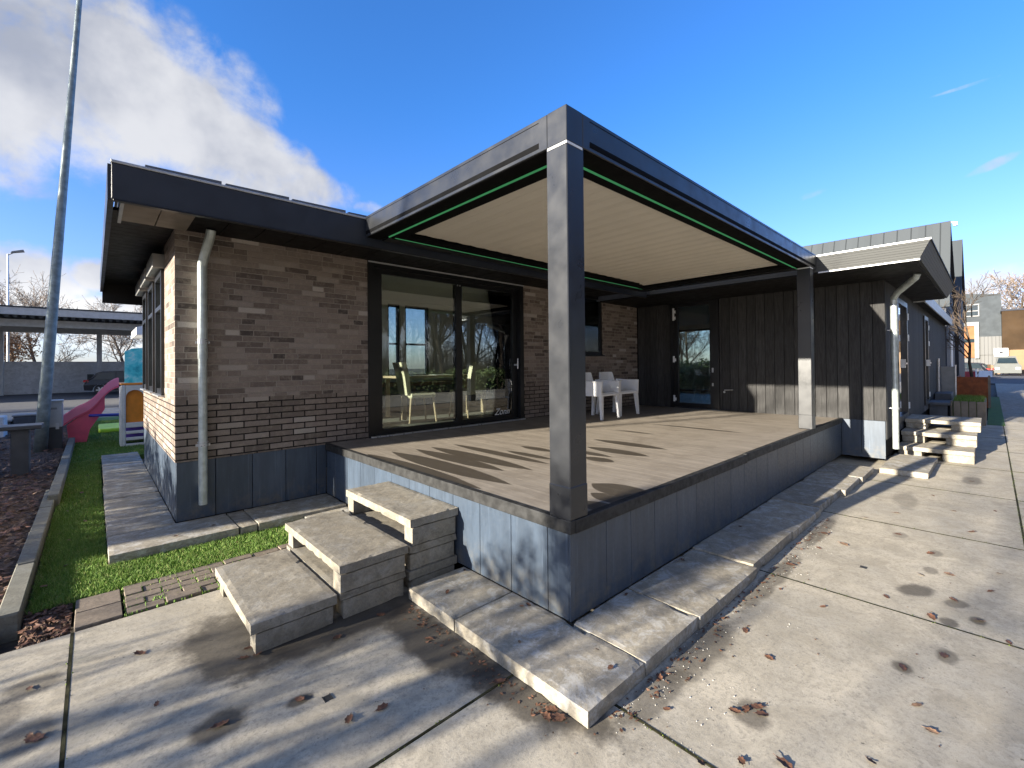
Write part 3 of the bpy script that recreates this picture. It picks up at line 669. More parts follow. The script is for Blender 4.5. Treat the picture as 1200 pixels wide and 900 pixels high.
# ---------------- room furniture seen through the glass
tb = thing('table', 'long pale wooden dining table inside behind the sliding door', 'table', (2.7, 5.5, .59))
MB().box(1.75, 3.75, 5.1, 5.9, 1.30, 1.34, .006).build('tabletop', 'int_table', tb)
for x in (1.85, 3.6):
    for y in (5.18, 5.78): MB().box(x-.035, x+.035, y-.035, y+.035, .59, 1.299).build('leg', 'int_table', tb)
def room_chair(x, y, rz, label):
    t = thing('dining_chair', label, 'chair', (0, 0, 0), 'upholstered chairs inside the room')
    MB().box(-.24, .24, -.24, .22, .40, .48, .03).build('seat', 'int_cream', t)
    mb = MB(); pts = [(-.235, .47), (-.24, .6), (-.20, .85), (-.28, .98)]
    pr_ = [(-.20, .45), (-.26, .45), (-.30, .75), (-.36, .98), (-.28, .98), (-.22, .75)]
    mb.prism(pr_, 'x', -.22, .22); mb.v = [(a, -b, c) for (a, b, c) in mb.v]; mb.build('backrest', 'int_cream', t)
    for sx in (-1, 1):
        for sy in (-1, 1): MB().tube([(sx*.2, sy*.19, .40), (sx*.23, sy*.23, 0)], [.02, .014], 8).build('leg', 'int_table', t)
    t.location = (x, y, .59); t.rotation_euler = (0, 0, rz); t['_o'] = (x, y, .59); return t
room_chair(1.92, 4.85, R(80), 'cream upholstered chair seen side-on through the left glass pane')
room_chair(2.95, 4.85, R(190), 'cream chair at the table near the middle of the glass')
cs = thing('sideboard', 'low brown sideboard along the back wall of the room', 'sideboard', (2.6, 6.35, .59))
MB().box(.5, 4.8, 6.15, 6.58, .62, 1.16).build('cabinet', 'int_wood', cs); MB().box(.48, 4.82, 6.13, 6.585, 1.163, 1.20).build('top', 'int_wood', cs)
mb = MB()
for x in (.55, 1.6, 2.65, 3.7): mb.box(x, x+1.0, 6.135, 6.148, .72, 1.12)
mb.build('door_front', 'int_dark', cs)
pp = MB().box(2.55, 2.95, 5.25, 5.5, 1.342, 1.345); 
tag(pp.build('paper', 'paper_white', origin=(2.7, 5.4, 1.342)), 'white sheet of paper lying on the dining table', 'paper')
lp = thing('floor_lamp', 'slim dark floor lamp in the corner of the room', 'lamp', (4.6, 5.9, .59))
MB().tube([(4.6, 5.9, .59), (4.6, 5.9, 2.2)], .012, 8).build('pole', 'int_dark', lp); MB().tube([(4.6, 5.9, .592), (4.6, 5.9, .61)], .14, 16).build('foot', 'int_dark', lp); MB().tube([(4.6, 5.9, 2.0), (4.6, 5.9, 2.25)], [.18, .12], 16).build('lamp_shade', 'int_cream', lp)

# ================================================================== DECK
K = thing('terrace_deck', 'raised wooden terrace deck with blue-grey panelled sides', 'deck', (0, 0, 0))
mb = MB(); x = .03; rd = random.Random(8)
while x < 6.90:
    w_ = min(.1435, 6.925-x); mb.box(x, x+w_-.0012, .03, YH-.002, .568, .590); x += .1435
mb.build('deck_boards', 'deck_board', K)
def trim(x0, x1, y0, y1, z0, z1): return MB().box(x0, x1, y0, y1, z0, z1, .004).build('edge_trim', 'trim_black', K)
trim(-.02, .028, -.02, 1.60, .515, .594); trim(-.02, .028, 1.603, YH-.01, .515, .594)
trim(.0285, 2.72, -.022, .028, .512, .592); trim(2.725, 6.925, -.018, .028, .520, .598)
mb = MB(); y = .012; ed = [.012, .18, .51, .84, 1.17, 1.5, 1.83, 2.16, 2.49, 2.82, 3.15, 3.48, YH-.005]
for a, b in zip(ed, ed[1:]): mb.box(.0, .03, a+.0025, b-.0025, .0, .516, .0015)
mb.build('side_panel', 'fibre_panel', K)
mb = MB(); xs = [.0, .36, .645, .96, 1.3, 1.64, 1.99, 2.36, 2.7, 3.04, 3.38, 3.72, 4.06, 4.4, 4.74, 5.08, 5.42, 5.76, 6.10, 6.44, 6.925]
for a, b in zip(xs, xs[1:]): mb.box(a+(.0025 if a else .031), b-.0025, .0, .03, .0, .518, .0015)
mb.box(.0005, .0305, .0005, .0115, .0, .516); mb.build('side_panel', 'fibre_panel', K)
MB().box(.035, 6.9, .035, YH-.01, .0, .565).build('substructure', 'black_gap', K)

# ================================================================== PERGOLA
Pg = thing('pergola', 'dark grey aluminium pergola with louvred roof over the deck', 'pergola', (0, 0, .594))
def post(x0, y0, s=.16):
    p = MB().box(x0, x0+s, y0, y0+s, .596, 2.812, .005).build('post', 'metal_dark', Pg)
    MB().box(x0-.003, x0+s+.003, y0-.003, y0+s+.003, .597, .79, .005).build('post_foot', 'metal_dark', p)
    MB().box(x0-.003, x0+s-.015, y0-.003, y0-.0005, 2.797, 2.811).box(x0-.003, x0-.0005, y0-.0004, y0+s-.012, 2.797, 2.811).build('post_trim_glint', 'white_metal', p); return p  # white strips paint the sun glint on the post-top trim
post(-.02, -.02); post(5.10, -.02)
Z0, Z1 = 2.815, 3.022
bl = MB().box(-.022, .13, .1315, 2.605, Z0, Z1, .003).build('beam', 'metal_dark', Pg)
br = MB().box(.1315, 5.415, -.022, .13, Z0, Z1, .003).build('beam', 'metal_dark', Pg)
MB().box(-.022, .13, -.022, .13, Z0-.001, Z1+.001, .003).build('corner_piece', 'metal_dark', Pg)
MB().box(-.012, .128, .16, 2.60, 2.8115, 2.8148).build('underside_shade', 'black_gap', bl); MB().box(.16, 5.09, -.012, .128, 2.8115, 2.8148).build('underside_shade', 'black_gap', br)  # black sheets under the beams: their deep shade put into colour
MB().box(-.0242, -.0222, .20, 2.60, 2.838, 2.872).box(-.0235, -.0222, .20, 2.60, 2.995, 2.999).build('screen_slot', 'black_gap', bl)
MB().box(.20, 5.35, -.0242, -.0222, 2.838, 2.872).box(.20, 5.35, -.0235, -.0222, 2.995, 2.999).build('screen_slot', 'black_gap', br)
MB().box(.132, 4.95, 2.42, 2.56, 2.79, 2.98).build('beam', 'metal_frame', Pg); MB().box(4.95, 5.10, .131, 2.56, 2.79, 2.98).build('beam', 'metal_frame', Pg)
MB().box(.143, .27, .143, 2.415, 2.805, 2.835).box(.271, 4.75, .143, .23, 2.805, 2.835).box(.271, 4.75, 2.30, 2.415, 2.805, 2.835).box(4.76, 4.948, .143, 2.415, 2.80, 2.835).build('gutter', 'black_gap', Pg)
MB().box(.1305, .142, .26, 2.42, 2.799, 2.809).build('led_strip', 'led_green', Pg); MB().box(.30, 5.09, .1305, .142, 2.799, 2.809).build('led_strip', 'led_green', Pg)
MB().box(.2, 4.9, 2.408, 2.4185, 2.800, 2.804).build('led_strip', 'led_green', Pg)
mb = MB(); n = 22; pit = (4.60-.28)/n
for k in range(n):
    x = .28+k*pit
    mb.prism([(x, 2.858), (x+pit*.5, 2.852), (x+pit-.006, 2.856), (x+pit-.001, 2.866), (x+pit, 2.885), (x, 2.885)], 'y', .235, 2.295)
mb.build('louver_roof', 'louver', Pg)
MB().box(4.61, 4.67, .235, 2.295, 2.840, 2.88, .003).box(4.69, 4.75, .235, 2.295, 2.832, 2.88, .003).build('end_rail', 'louver_rail', Pg)
MB().box(.132, 4.95, .131, 2.42, 2.985, 3.0).build('roof_cover', 'metal_frame', Pg)

# ================================================================== ANNEX
AX, AY = 6.93, -.575
A = thing('timber_annex', 'black timber-clad annex with wide grey eaves at the deck end', 'annex', (AX, AY, 0))
def boards_x(x, y0, y1, z0, z1, w_=.155):
    mb = MB(); y = y0
    while y < y1-.01: mb.box(x, x+.02, y+.003, min(y+w_, y1)-.003, z0, z1, .003); y += w_
    return mb
def boards_y(y, x0, x1, z0, z1, w_=.155):
    mb = MB(); x = x0
    while x < x1-.01: mb.box(x+.003, min(x+w_, x1)-.003, y, y+.02, z0, z1, .003); x += w_
    return mb
m1 = boards_x(AX, AY, 1.945, .585, 2.80)
m2 = boards_x(AX, 2.965, YH-.002, .592, 2.80); m1.v += []; 
m1.build('cladding', 'black_board', A); m2.build('cladding', 'black_board', A); boards_x(AX, 1.945, 2.965, 2.875, 2.895).build('cladding', 'black_board', A)
MB().box(AX+.022, AX+.12, AY+.03, 1.945, .0, 2.8).box(AX+.022, AX+.12, 2.965, 6.5, .0, 2.8).build('inner_wall', 'black_gap', A)
MB().box(AX+.004, AX+.021, AY+.018, -.26, .0, .582, .002).box(AX+.004, AX+.021, -.255, -.002, .0, .582, .002).box(AX-.002, AX+.02, AY+.02, -.02, .0, .05).build('base_panel', 'fibre_panel', A)
# glazed door of the annex
dA = MB().box(AX-.012, AX+.1, 1.95, 2.03, .592, 2.868).box(AX-.012, AX+.1, 2.88, 2.96, .592, 2.868).box(AX-.012, AX+.1, 2.03, 2.88, 2.80, 2.868).box(AX-.012, AX+.1, 2.03, 2.88, .592, .61).build('glazed_door', 'metal_frame', A)
lf = MB().box(AX, AX+.06, 2.033, 2.135, .612, 2.797).box(AX, AX+.06, 2.795, 2.877, .612, 2.797).box(AX, AX+.06, 2.135, 2.795, .612, .70).box(AX, AX+.06, 2.135, 2.795, 2.69, 2.797).build('door_leaf', 'metal_frame', dA)
MB().box(AX+.02, AX+.028, 2.135, 2.795, .70, 2.69).build('pane', 'glass', lf)
for z in (.72, 1.54, 2.42, 2.55): MB().box(AX-.022, AX-.013, 2.862, 2.90, z, z+.13).box(AX-.022, AX-.013, 2.835, 2.862, z+.02, z+.08).build('hinge', 'white_metal', lf)
MB().box(AX-.008, AX, 2.065, 2.095, 1.33, 1.42).build('lock_plate', 'metal_light', lf); MB().box(AX-.008, AX, 2.065, 2.095, 1.06, 1.12).build('keyhole_plate', 'metal_light', lf)
MB().box(AX-.02, AX-.013, 1.94, 2.97, 2.872, 2.885).build('rail_trim', 'trim_grey', dA)
tp = MB().tube([(AX-.05, 1.84, .99), (AX-.05, 1.68, 1.0)], .009, 8).tube([(AX-.05, 1.84, .99), (AX+.01, 1.84, .99)], .007, 8).tube([(AX-.01, 1.86, .95), (AX-.003, 1.86, .95)], .02, 10).build('garden_tap', 'metal_light', A)
# right side wall with glazed doors and steel downpipe
boards_y(AY, AX+.022, 8.05, .30, 2.80).build('cladding', 'black_board', A); boards_y(AY, 9.35, 12.6, .30, 2.80).build('cladding', 'black_board', A); boards_y(AY, 13.5, 20.2, .30, 2.80).build('cladding', 'black_board', A)
MB().box(AX+.122, 20.2, AY+.022, AY+.12, .0, .30).box(AX+.122, 8.05, AY+.022, AY+.12, .3, 2.8).box(9.35, 12.6, AY+.022, AY+.12, .3, 2.8).box(13.5, 20.2, AY+.022, AY+.12, .3, 2.8).build('inner_wall', 'black_gap', A)
for (a, b) in ((8.05, 9.35), (12.6, 13.5)):
    f = MB().box(a, a+.09, AY-.03, AY+.08, .45, 2.62).box(b-.09, b, AY-.03, AY+.08, .45, 2.62).box(a+.09, b-.09, AY-.03, AY+.08, 2.53, 2.62).box(a+.09, b-.09, AY-.03, AY+.08, .45, .55).build('side_door', 'metal_frame', A)
    MB().box(a+.09, b-.09, AY+.02, AY+.028, .55, 2.53).build('pane', 'glass', f)
    MB().box(a+.2, a+.24, AY-.10, AY-.03, 1.40, 1.55).box(a+.2, a+.36, AY-.11, AY-.09, 1.46, 1.49).build('door_handle', 'metal_light', f)
    MB().box(a, b, AY, AY+.08, .3, .445).build('door_sill', 'planter_stone', f); MB().box(a, b, AY, AY+.1, 2.63, 2.8).build('lintel', 'soffit_dark', f)
    for z in (.62, 1.9, 2.3): MB().box(b-.08, b-.02, AY-.05, AY-.032, z, z+.12).build('hinge', 'white_metal', f)
MB().box(AX+.13, 12.1, 6.2, 6.3, .0, 2.8).box(12.1, 12.2, AY+.13, 2.3, .0, 2.8).box(12.1, 12.2, 2.3, 6.3, .0, .62).box(12.1, 12.2, 2.3, 6.3, 2.62, 2.8).box(12.1, 12.2, 6.1, 6.3, .62, 2.62).build('room_wall', 'int_wall', A)
fw = MB().box(12.11, 12.17, 2.3, 2.36, .62, 2.62).box(12.11, 12.17, 6.04, 6.1, .62, 2.62).box(12.11, 12.17, 2.36, 6.04, .62, .68).box(12.11, 12.17, 2.36, 6.04, 2.56, 2.62).build('rear_window', 'metal_frame', A)
MB().box(12.135, 12.141, 2.36, 6.04, .68, 2.56).build('pane', 'glass', fw)
MB().box(10.6, 12.3, -.2, 6.4, 2.80, 2.99).build('roof', 'roof_tile', A)
MB().box(AX+.125, 12.09, AY+.13, 6.19, 2.76, 2.795).build('room_ceiling', 'int_wall', A)
MB().box(AX+.125, 12.09, AY+.13, 6.19, .2, .56).build('floor_slab', 'int_floor', A)
# roof with canted fascia
xa0, ya0, xa1 = 5.42, -1.20, 10.6
MB().box(xa0+.08, xa1, ya0+.12, 6.4, 2.80, 2.99).box(xa0+.01, xa1, ya0+.015, 6.4, 2.995, 3.0).build('roof', 'roof_tile', A)
fl = MB().hexa([(xa0+.065, ya0+.105, 2.79), (xa0+.10, ya0+.105, 2.79), (xa0+.10, 2.60, 2.79), (xa0+.065, 2.60, 2.79), (xa0, ya0, 2.994), (xa0+.03, ya0, 2.994), (xa0+.03, 2.60, 2.994), (xa0, 2.60, 2.994)]).build('fascia', 'slate_fascia', A)
MB().box(xa0-.012, xa0+.03, ya0-.012, 2.60, 2.996, 3.016).build('edge_trim', 'white_metal', fl); MB().box(xa0+.055, xa0+.075, ya0+.10, -.03, 2.772, 2.789).build('edge_trim', 'white_metal', fl)
fr = MB().hexa([(xa0+.066, ya0+.105, 2.79), (xa1, ya0+.105, 2.79), (xa1, ya0+.14, 2.79), (xa0+.066, ya0+.14, 2.79), (xa0+.001, ya0, 2.993), (xa1, ya0, 2.993), (xa1, ya0+.035, 2.993), (xa0+.001, ya0+.035, 2.993)]).build('fascia', 'slate_fascia', A)
MB().box(xa0+.03, xa1, ya0-.012, ya0+.03, 2.996, 3.016).build('edge_trim', 'soffit_dark', fr)
MB().box(xa0+.078, xa1, ya0+.142, 3.74, 2.775, 2.798).build('soffit', 'soffit_dark', A)
dq = MB().tube([(6.62, -.98, 2.77), (6.64, -.96, 2.72), (6.95, -.72, 2.56), (7.08, -.665, 2.50), (7.10, -.66, 2.42), (7.10, -.66, 1.5)], .044, 14).tube([(7.10, -.66, 1.55), (7.10, -.66, .15)], .0405, 14).build('downpipe', 'pipe_zinc', A)
for z in (2.0, .78): MB().tube([(7.10, -.66, z-.014), (7.10, -.66, z+.014)], .05, 14).box(7.09, 7.11, -.66, AY, z-.006, z+.006).build('pipe_bracket', 'metal_light', dq)
cn = MB().box(10.62, 19.9, -.74, AY-.003, 2.78, 2.82).build('door_canopy', 'soffit_dark', A)
MB().box(10.61, 19.95, -.77, -.743, 2.75, 2.98).box(10.61, 10.64, -.742, AY-.003, 2.75, 2.98).build('canopy_fascia', 'trim_grey', cn)

# ================================================================== LOOSE SLABS AND STEPS
rs = random.Random(21)
def slab(x0, x1, y0, y1, z0, z1, label, tilt=0.0, name='concrete_slab', group=None):
    o = MB().rbox(x0, x1, y0, y1, z0, z1, rs.uniform(0, 50)).build(name, 'concrete_slab', origin=((x0+x1)/2, (y0+y1)/2, z0))
    o.rotation_euler = (rs.uniform(-1, 1)*tilt, rs.uniform(-1, 1)*tilt, rs.uniform(-1, 1)*tilt*1.5)
    return tag(o, label, 'slab', group)
S = 'concrete slabs laid along the foot of the deck'
slab(-.475, -.004, -.485, .498, GZ+.002, 0, 'large weathered slab jutting out at the near deck corner', .003, group=S)
slab(-.475, -.004, .504, 1.03, GZ+.002, 0, 'slab in front of the deck, right beside the tallest stack of steps', .003, group=S)
slab(.003, .585, -.487, -.006, GZ+.002, 0, 'square slab on the shaded deck side, next to the corner slab', .003, group=S)
slab(.592, 1.53, -.50, -.006, GZ+.002, .0, 'second slab along the long deck side, cut by the sun line', .004, group=S)
slab(1.537, 2.50, -.47, -.006, GZ+.002, .008, 'pale whitish slab, third along the long deck side', .006, group=S)
slab(2.51, 3.46, -.475, -.006, GZ+.002, .0, 'fourth slab along the long deck side, darker than its pale neighbour', .005, group=S)
slab(3.47, 4.42, -.455, -.006, GZ+.002, .006, 'fifth slab along the long deck side, past the middle', .006, group=S)
slab(4.43, 5.27, -.50, -.006, GZ+.002, -.002, 'sixth slab along the deck side, under the rear post', .005, group=S)
slab(5.28, 6.10, -.53, -.006, GZ+.002, .004, 'last slab of the deck-side strip, against the annex base', .004, group=S)
slab(6.14, 7.62, -1.10, -.585, GZ+.002, .0, 'wide slab on the concrete below the annex downpipe', .004)
G2 = 'slabs laid round the brick house base'
slab(-1.95, -1.035, 3.165, 3.742, GZ+.002, 0, 'front corner slab at the house, mossy at its outer tip', .002, group=G2)
slab(-1.027, -.88, 3.165, 3.742, GZ+.002, -.003, 'narrow filler piece between two long slabs under the brick front', .004, group=G2)
slab(-.872, -.01, 3.15, 3.742, GZ+.002, .002, 'long slab under the brick front, ending at the deck', .002, group=G2)
slab(-.46, -.012, 2.2, 3.13, GZ-.0, -.02, 'slab partly hidden behind the top step, beside the deck', .002, group=G2)
yy = [3.752, 4.50, 5.30, 6.15, 6.95, 7.75, 8.95]
LL = ['first slab along the left house wall, just behind the corner slab', 'second slab behind the house corner on the left side', 'third slab along the left house wall', 'fourth slab along the left house wall, below the tall windows', 'last but one slab along the left house wall', 'farthest slab along the left house wall, near the slide']
for (a, b), l in zip(zip(yy, yy[1:]), LL): slab(-1.95+.01*(a > 6), -1.452, a, b-.006, GZ+.002, rs.uniform(-.004, .004), l, .002, group=G2)

def step(x0, x1, y0, y1, zb, z0, z1, label, bx=(.03, .10), jit=.01):
    t = thing('concrete_step', label, 'step', ((x0+x1)/2, (y0+y1)/2, zb), 'stacked concrete steps up to the deck')
    def mk(n, *a): return MB().rbox(*a, rs.uniform(0, 50)).build(n, 'concrete_step', t)
    mk('tread_slab', x0, x1, y0, y1, z0, z1)
    mk('support_block', x0+.015+rs.uniform(-.01, .01), x1-.02, y0+.008, y0+.125, zb+.001, z0-.003)
    mk('support_block', x0+.015+rs.uniform(-.01, .01), x1-.02, y1-.135, y1-.02, zb+.001, z0-.003); return t
step(-1.412, -.935, 1.08, 2.07, GZ, .036, .096, 'lowest concrete step, farthest from the deck')
step(-.918, -.452, 1.085, 2.15, GZ, .044, .092, 'lower layer of the middle step stack, under the second tread')
step(-.928, -.448, 1.07, 2.16, .092, .212, .270, 'middle concrete step, second tread up')
step(-.425, -.012, 1.10, 2.17, GZ, .0, .062, 'bottom layer of the tall stack against the deck')
step(-.418, -.010, 1.105, 2.18, .062, .178, .234, 'second layer of the tall stack against the deck')
step(-.420, -.006, 1.09, 2.19, .234, .366, .428, 'top concrete step, just below the deck edge')

def rstep(x0, x1, y0, y1, zb, z0, z1, label):
    t = thing('concrete_step', label, 'step', ((x0+x1)/2, (y0+y1)/2, zb), 'concrete steps beside the annex door')
    MB().rbox(x0, x1, y0, y1, z0, z1, rs.uniform(0, 50), .06).build('tread_slab', 'concrete_slab', t)
    MB().box(x0+.05, x1-.02, y0+.003, y0+.36, zb+.001, z0-.002, .008).build('support_block', 'concrete_slab', t)
    MB().box(x0+.05, x1-.02, y1-.3, y1-.01, zb+.001, z0-.002, .008).build('support_block', 'concrete_slab', t)
rstep(7.75, 8.5, -1.5, -.6, GZ, .045, .115, 'lowest step of the right-hand stair by the annex wall')
rstep(8.25, 9.0, -1.52, -.6, .116, .235, .305, 'middle step of the right-hand stair by the annex wall')
MB()
rstep(8.75, 9.75, -1.56, -.6, .306, .41, .475, 'top step of the right-hand stair, level with the annex door')
o = MB().box(8.52, 9.7, -1.45, -.65, GZ, .115, .01).build('concrete_block', 'concrete_step', origin=(9.1, -1, GZ)); tag(o, 'concrete block filling the space beneath the upper right-hand steps', 'block')
o = MB().box(9.02, 9.7, -1.44, -.66, .116, .305, .01).build('concrete_block', 'concrete_step', origin=(9.3, -1, .116)); tag(o, 'upper concrete block directly beneath the top right-hand step', 'block')

for x, y, l in ((-1.22, .49, 'small square lifting socket let into the concrete plate, left of the front joint'), (2.3, -1.0, 'small square lifting socket in a sunlit concrete plate right of the deck')):
    o = MB().box(x-.015, x+.015, y-.02, y+.02, GZ-.002, GZ+.0022).box(x-.019, x-.0155, y-.023, y+.023, GZ-.002, GZ+.0035).box(x+.0155, x+.019, y-.023, y+.023, GZ-.002, GZ+.0035).build('lifting_socket', 'rubber', origin=(x, y, GZ)); tag(o, l, 'socket')
# ================================================================== WHITE ARMCHAIRS
def armchair():
    t = thing('armchair', '', 'chair', (0, 0, 0), 'white plastic armchairs on the deck')
    def leg(x, y, x2, y2):
        a, b = .028, .02
        p = [(x2-b, y2-b, 0), (x2+b, y2-b, 0), (x2+b, y2+b, 0), (x2-b, y2+b, 0), (x-a-.008, y-a, .42), (x+a+.008, y-a, .42), (x+a+.008, y+a, .42), (x-a-.008, y+a, .42)]
        MB().hexa(p).build('leg', 'chair_white', t)
    leg(-.25, -.22, -.275, -.25); leg(.25, -.22, .275, -.25); leg(-.235, .22, -.26, .27); leg(.235, .22, .26, .27)
    MB().box(-.29, .29, -.255, .25, .385, .425, .012).box(-.21, .21, -.235, .2, .426, .442, .008).build('seat', 'chair_white', t)
    mb = MB()   # tapering curved back
    n = 8; rows = [(.40, .215, .24, .0), (.60, .235, .22, .03), (.76, .265, .185, .035), (.775, .272, .175, .03)]
    vs = []
    for (z, y, hw, cv) in rows:
        for k in range(n+1):
            u = -1+2*k/n; vs.append((u*hw, y+cv*(1-u*u)*1.0-.02, z))
    for (z, y, hw, cv) in rows:
        for k in range(n+1):
            u = -1+2*k/n; vs.append((u*hw, y+cv*(1-u*u)+.008, z))
    fs = []; N = n+1; T = N*len(rows)
    for r_ in range(len(rows)-1):
        for k in range(n): fs += [(r_*N+k, r_*N+k+1, (r_+1)*N+k+1, (r_+1)*N+k), (T+r_*N+k+1, T+r_*N+k, T+(r_+1)*N+k, T+(r_+1)*N+k+1)]
    top = (len(rows)-1)*N
    for k in range(n): fs += [(top+k, top+k+1, T+top+k+1, T+top+k)]
    for r_ in range(len(rows)-1): fs += [(r_*N, (r_+1)*N, T+(r_+1)*N, T+r_*N), (r_*N+n, T+r_*N+n, T+(r_+1)*N+n, (r_+1)*N+n)]
    mb.add(vs, fs); mb.build('backrest', 'chair_white', t, smooth=False)
    for sx in (-1, 1):
        q = [(-.252, .385), (.22, .385), (.235, .60), (.22, .645), (-.20, .622), (-.262, .615)]
        MB().prism(q, 'x', sx*.262, sx*.292).box(min(sx*.24, sx*.305), max(sx*.24, sx*.305), -.26, .21, .612, .634, .008).build('armrest', 'chair_white', t)
    return t
c1 = armchair(); c1['label'] = 'white plastic armchair half hidden by the front pergola post'
c2 = copy_tree(c1); c2['label'] = 'white plastic armchair nearer the annex door, fully in view'
c1.location = (4.33, 2.96, .592); c1.rotation_euler = (0, 0, R(4)); c2.location = (5.02, 3.02, .592); c2.rotation_euler = (0, 0, R(-2))

# ================================================================== LEFT SIDE
ms = thing('lamp_mast', 'tall galvanised lamp mast leaning slightly behind the bench', 'lamp post', (-2.81, 11.1, -.1))
p0, p1 = Vector((-2.81, 11.1, -.15)), Vector((-2.20, 11.0, 9.75))
pts = [p0+(p1-p0)*(k/12) for k in range(13)]
MB().tube(pts, [.100-.060*k/12 for k in range(13)], 18).build('mast', 'mast_zinc', ms, smooth=True)
MB().tube([p1-Vector((0, 0, .25)), p1+Vector((.2, -.1, -.02)), p1+Vector((.75, -.35, .05))], .03, 8).build('lamp_arm', 'mast_zinc', ms)
MB().box(-1.55, -1.0, 10.5, 10.75, 9.74, 9.83, .02).build('lamp_head', 'screen_grey', ms)
bn = thing('bench', 'dark plank bench on a broad leg in the mulch', 'bench', (-3.4, 8.5, -.1))
MB().box(-4.6, -2.62, 8.28, 8.72, .60, .66, .01).build('seat', 'bench_dark', bn)
MB().box(-2.95, -2.76, 8.36, 8.64, -.13, .598, .008).build('leg', 'bench_dark', bn); MB().box(-4.3, -4.11, 8.36, 8.64, -.13, .598, .008).build('leg', 'bench_dark', bn)
bx_ = thing('utility_box', 'pale grey utility cabinet behind the mast', 'cabinet', (-2.62, 11.4, -.1))
MB().box(-2.765, -2.50, 11.25, 11.6, .34, .85, .015).build('cabinet', 'bin_grey', bx_); MB().box(-2.76, -2.505, 11.26, 11.59, -.12, .339).build('plinth', 'int_dark', bx_); MB().box(-2.775, -2.49, 11.24, 11.61, .851, .885, .012).build('lid', 'bin_grey', bx_)
MB().box(-2.60, -2.55, 11.24, 11.249, .30, .42).tube([(-2.575, 11.235, .38), (-2.575, 11.249, .38)], .025, 10).build('lock', 'metal_light', bx_)
MB().box(-2.69, -2.58, 11.243, 11.249, .70, .74).build('label_plate', 'screen_grey', bx_)
# toddler slide tower
sl = thing('play_slide', 'toddler play tower with pink wavy slide and turquoise top panel', 'slide', (-1.5, 11, -.09))
x0, x1, y0 = -1.64, -.95, 10.42
mb = MB()   # front panel with arched opening and three slots, built as bars around holes
T_ = .06
mb.box(x0, x0+.085, y0, y0+T_, -.09, 1.17, .02).box(x0+.37, x0+.45, y0, y0+T_, -.09, 1.17, .02)
for z0, z1 in ((-.09, -.03), (.04, .10), (.17, .23), (.30, .40)): mb.box(x0+.085, x0+.37, y0, y0+T_, z0, z1, .008)
cx, rw = x0+.2275, .1425
for k in range(10):
    a0, a1 = math.pi*k/10, math.pi*(k+1)/10; zc = .93
    mb.prism([(cx+rw*math.cos(a0), zc+rw*math.sin(a0)), (cx+rw*math.cos(a1), zc+rw*math.sin(a1)), (cx+rw*math.cos(a1), 1.17), (cx+rw*math.cos(a0), 1.17)], 'y', y0+.002, y0+T_-.002)
mb.build('front_panel', 'play_white', sl)
MB().box(x0+.05, x0+.40, y0+.07, y0+.10, .40, 1.15).build('inner_panel', 'play_orange', sl)
MB().box(x0+.452, x0+.56, y0-.005, y0+.9, -.09, 1.16, .03).build('side_panel', 'play_purple', sl)
MB().box(x0+.04, x0+.45, y0+.86, y0+.92, -.09, 1.17, .02).build('rear_panel', 'play_purple', sl)
MB().box(x0-.004, x0+.03, y0+.061, y0+.5, -.09, 1.14, .01).build('side_panel', 'play_white', sl)
MB().box(x0, x0+.56, y0+.02, y0+.9, 1.175, 1.215, .015).build('platform', 'play_orange', sl)
MB().prism([(x0+.07, 1.22), (x0+.56, 1.22), (x0+.56, 1.90), (x0+.40, 1.955), (x0+.18, 1.93), (x0+.075, 1.87)], 'y', y0+.10, y0+.16).build('top_panel', 'play_turquoise', sl)
prof = []
N = 16
for k in range(N+1):
    u = k/N; x = -1.62-u*.95; z = 1.16-1.16*u*.78-.02+.055*math.sin(u*9.5)*(1-.3*u)+(.06*max(0, u-.85)/.15); prof.append((x, z))
ys0, ys1 = 11.75, 12.35
mb = MB()
for k in range(N):
    (xa, za), (xb, zb) = prof[k], prof[k+1]
    mb.hexa([(xa, ys0, za-.04), (xb, ys0, zb-.04), (xb, ys1, zb-.04), (xa, ys1, za-.04), (xa, ys0, za), (xb, ys0, zb), (xb, ys1, zb), (xa, ys1, za)])
mb.build('chute', 'slide_pink', sl, smooth=False)
for ys in (ys0, ys1-.06):
    mb = MB()
    for k in range(N):
        (xa, za), (xb, zb) = prof[k], prof[k+1]
        mb.hexa([(xa, ys, za+.001), (xb, ys, zb+.001), (xb, ys+.06, zb+.001), (xa, ys+.06, za+.001), (xa, ys, za+.17), (xb, ys, zb+.17), (xb, ys+.06, zb+.17), (xa, ys+.06, za+.17)])
    mb.build('side_rail', 'slide_pink_light', sl)
mb = MB(); mb.prism([(prof[4][0], prof[4][1]-.042), (prof[15][0]+.05, prof[15][1]-.042), (prof[14][0]+.03, -.09), (prof[9][0], -.09), (prof[8][0], .2), (prof[4][0], .62)], 'y', ys0+.03, ys0+.3)
mb.build('slide_support', 'slide_pink', sl)
MB().tube([(-2.1, 11.7, .50), (-1.6, 11.2, .52)], .03, 8).build('brace', 'play_blue', sl)
bb = thing('lit_lawn_patch', 'low lime green slab coloured as sunlit lawn behind the slide', 'lawn patch', (-1.6, 14.2, -.09))  # yellow-green slab standing in for a sunlit patch of lawn
MB().box(-1.95, -1.0, 13.4, 14.9, -.085, .02, .03).build('mat', 'lit_lawn_lime', bb)
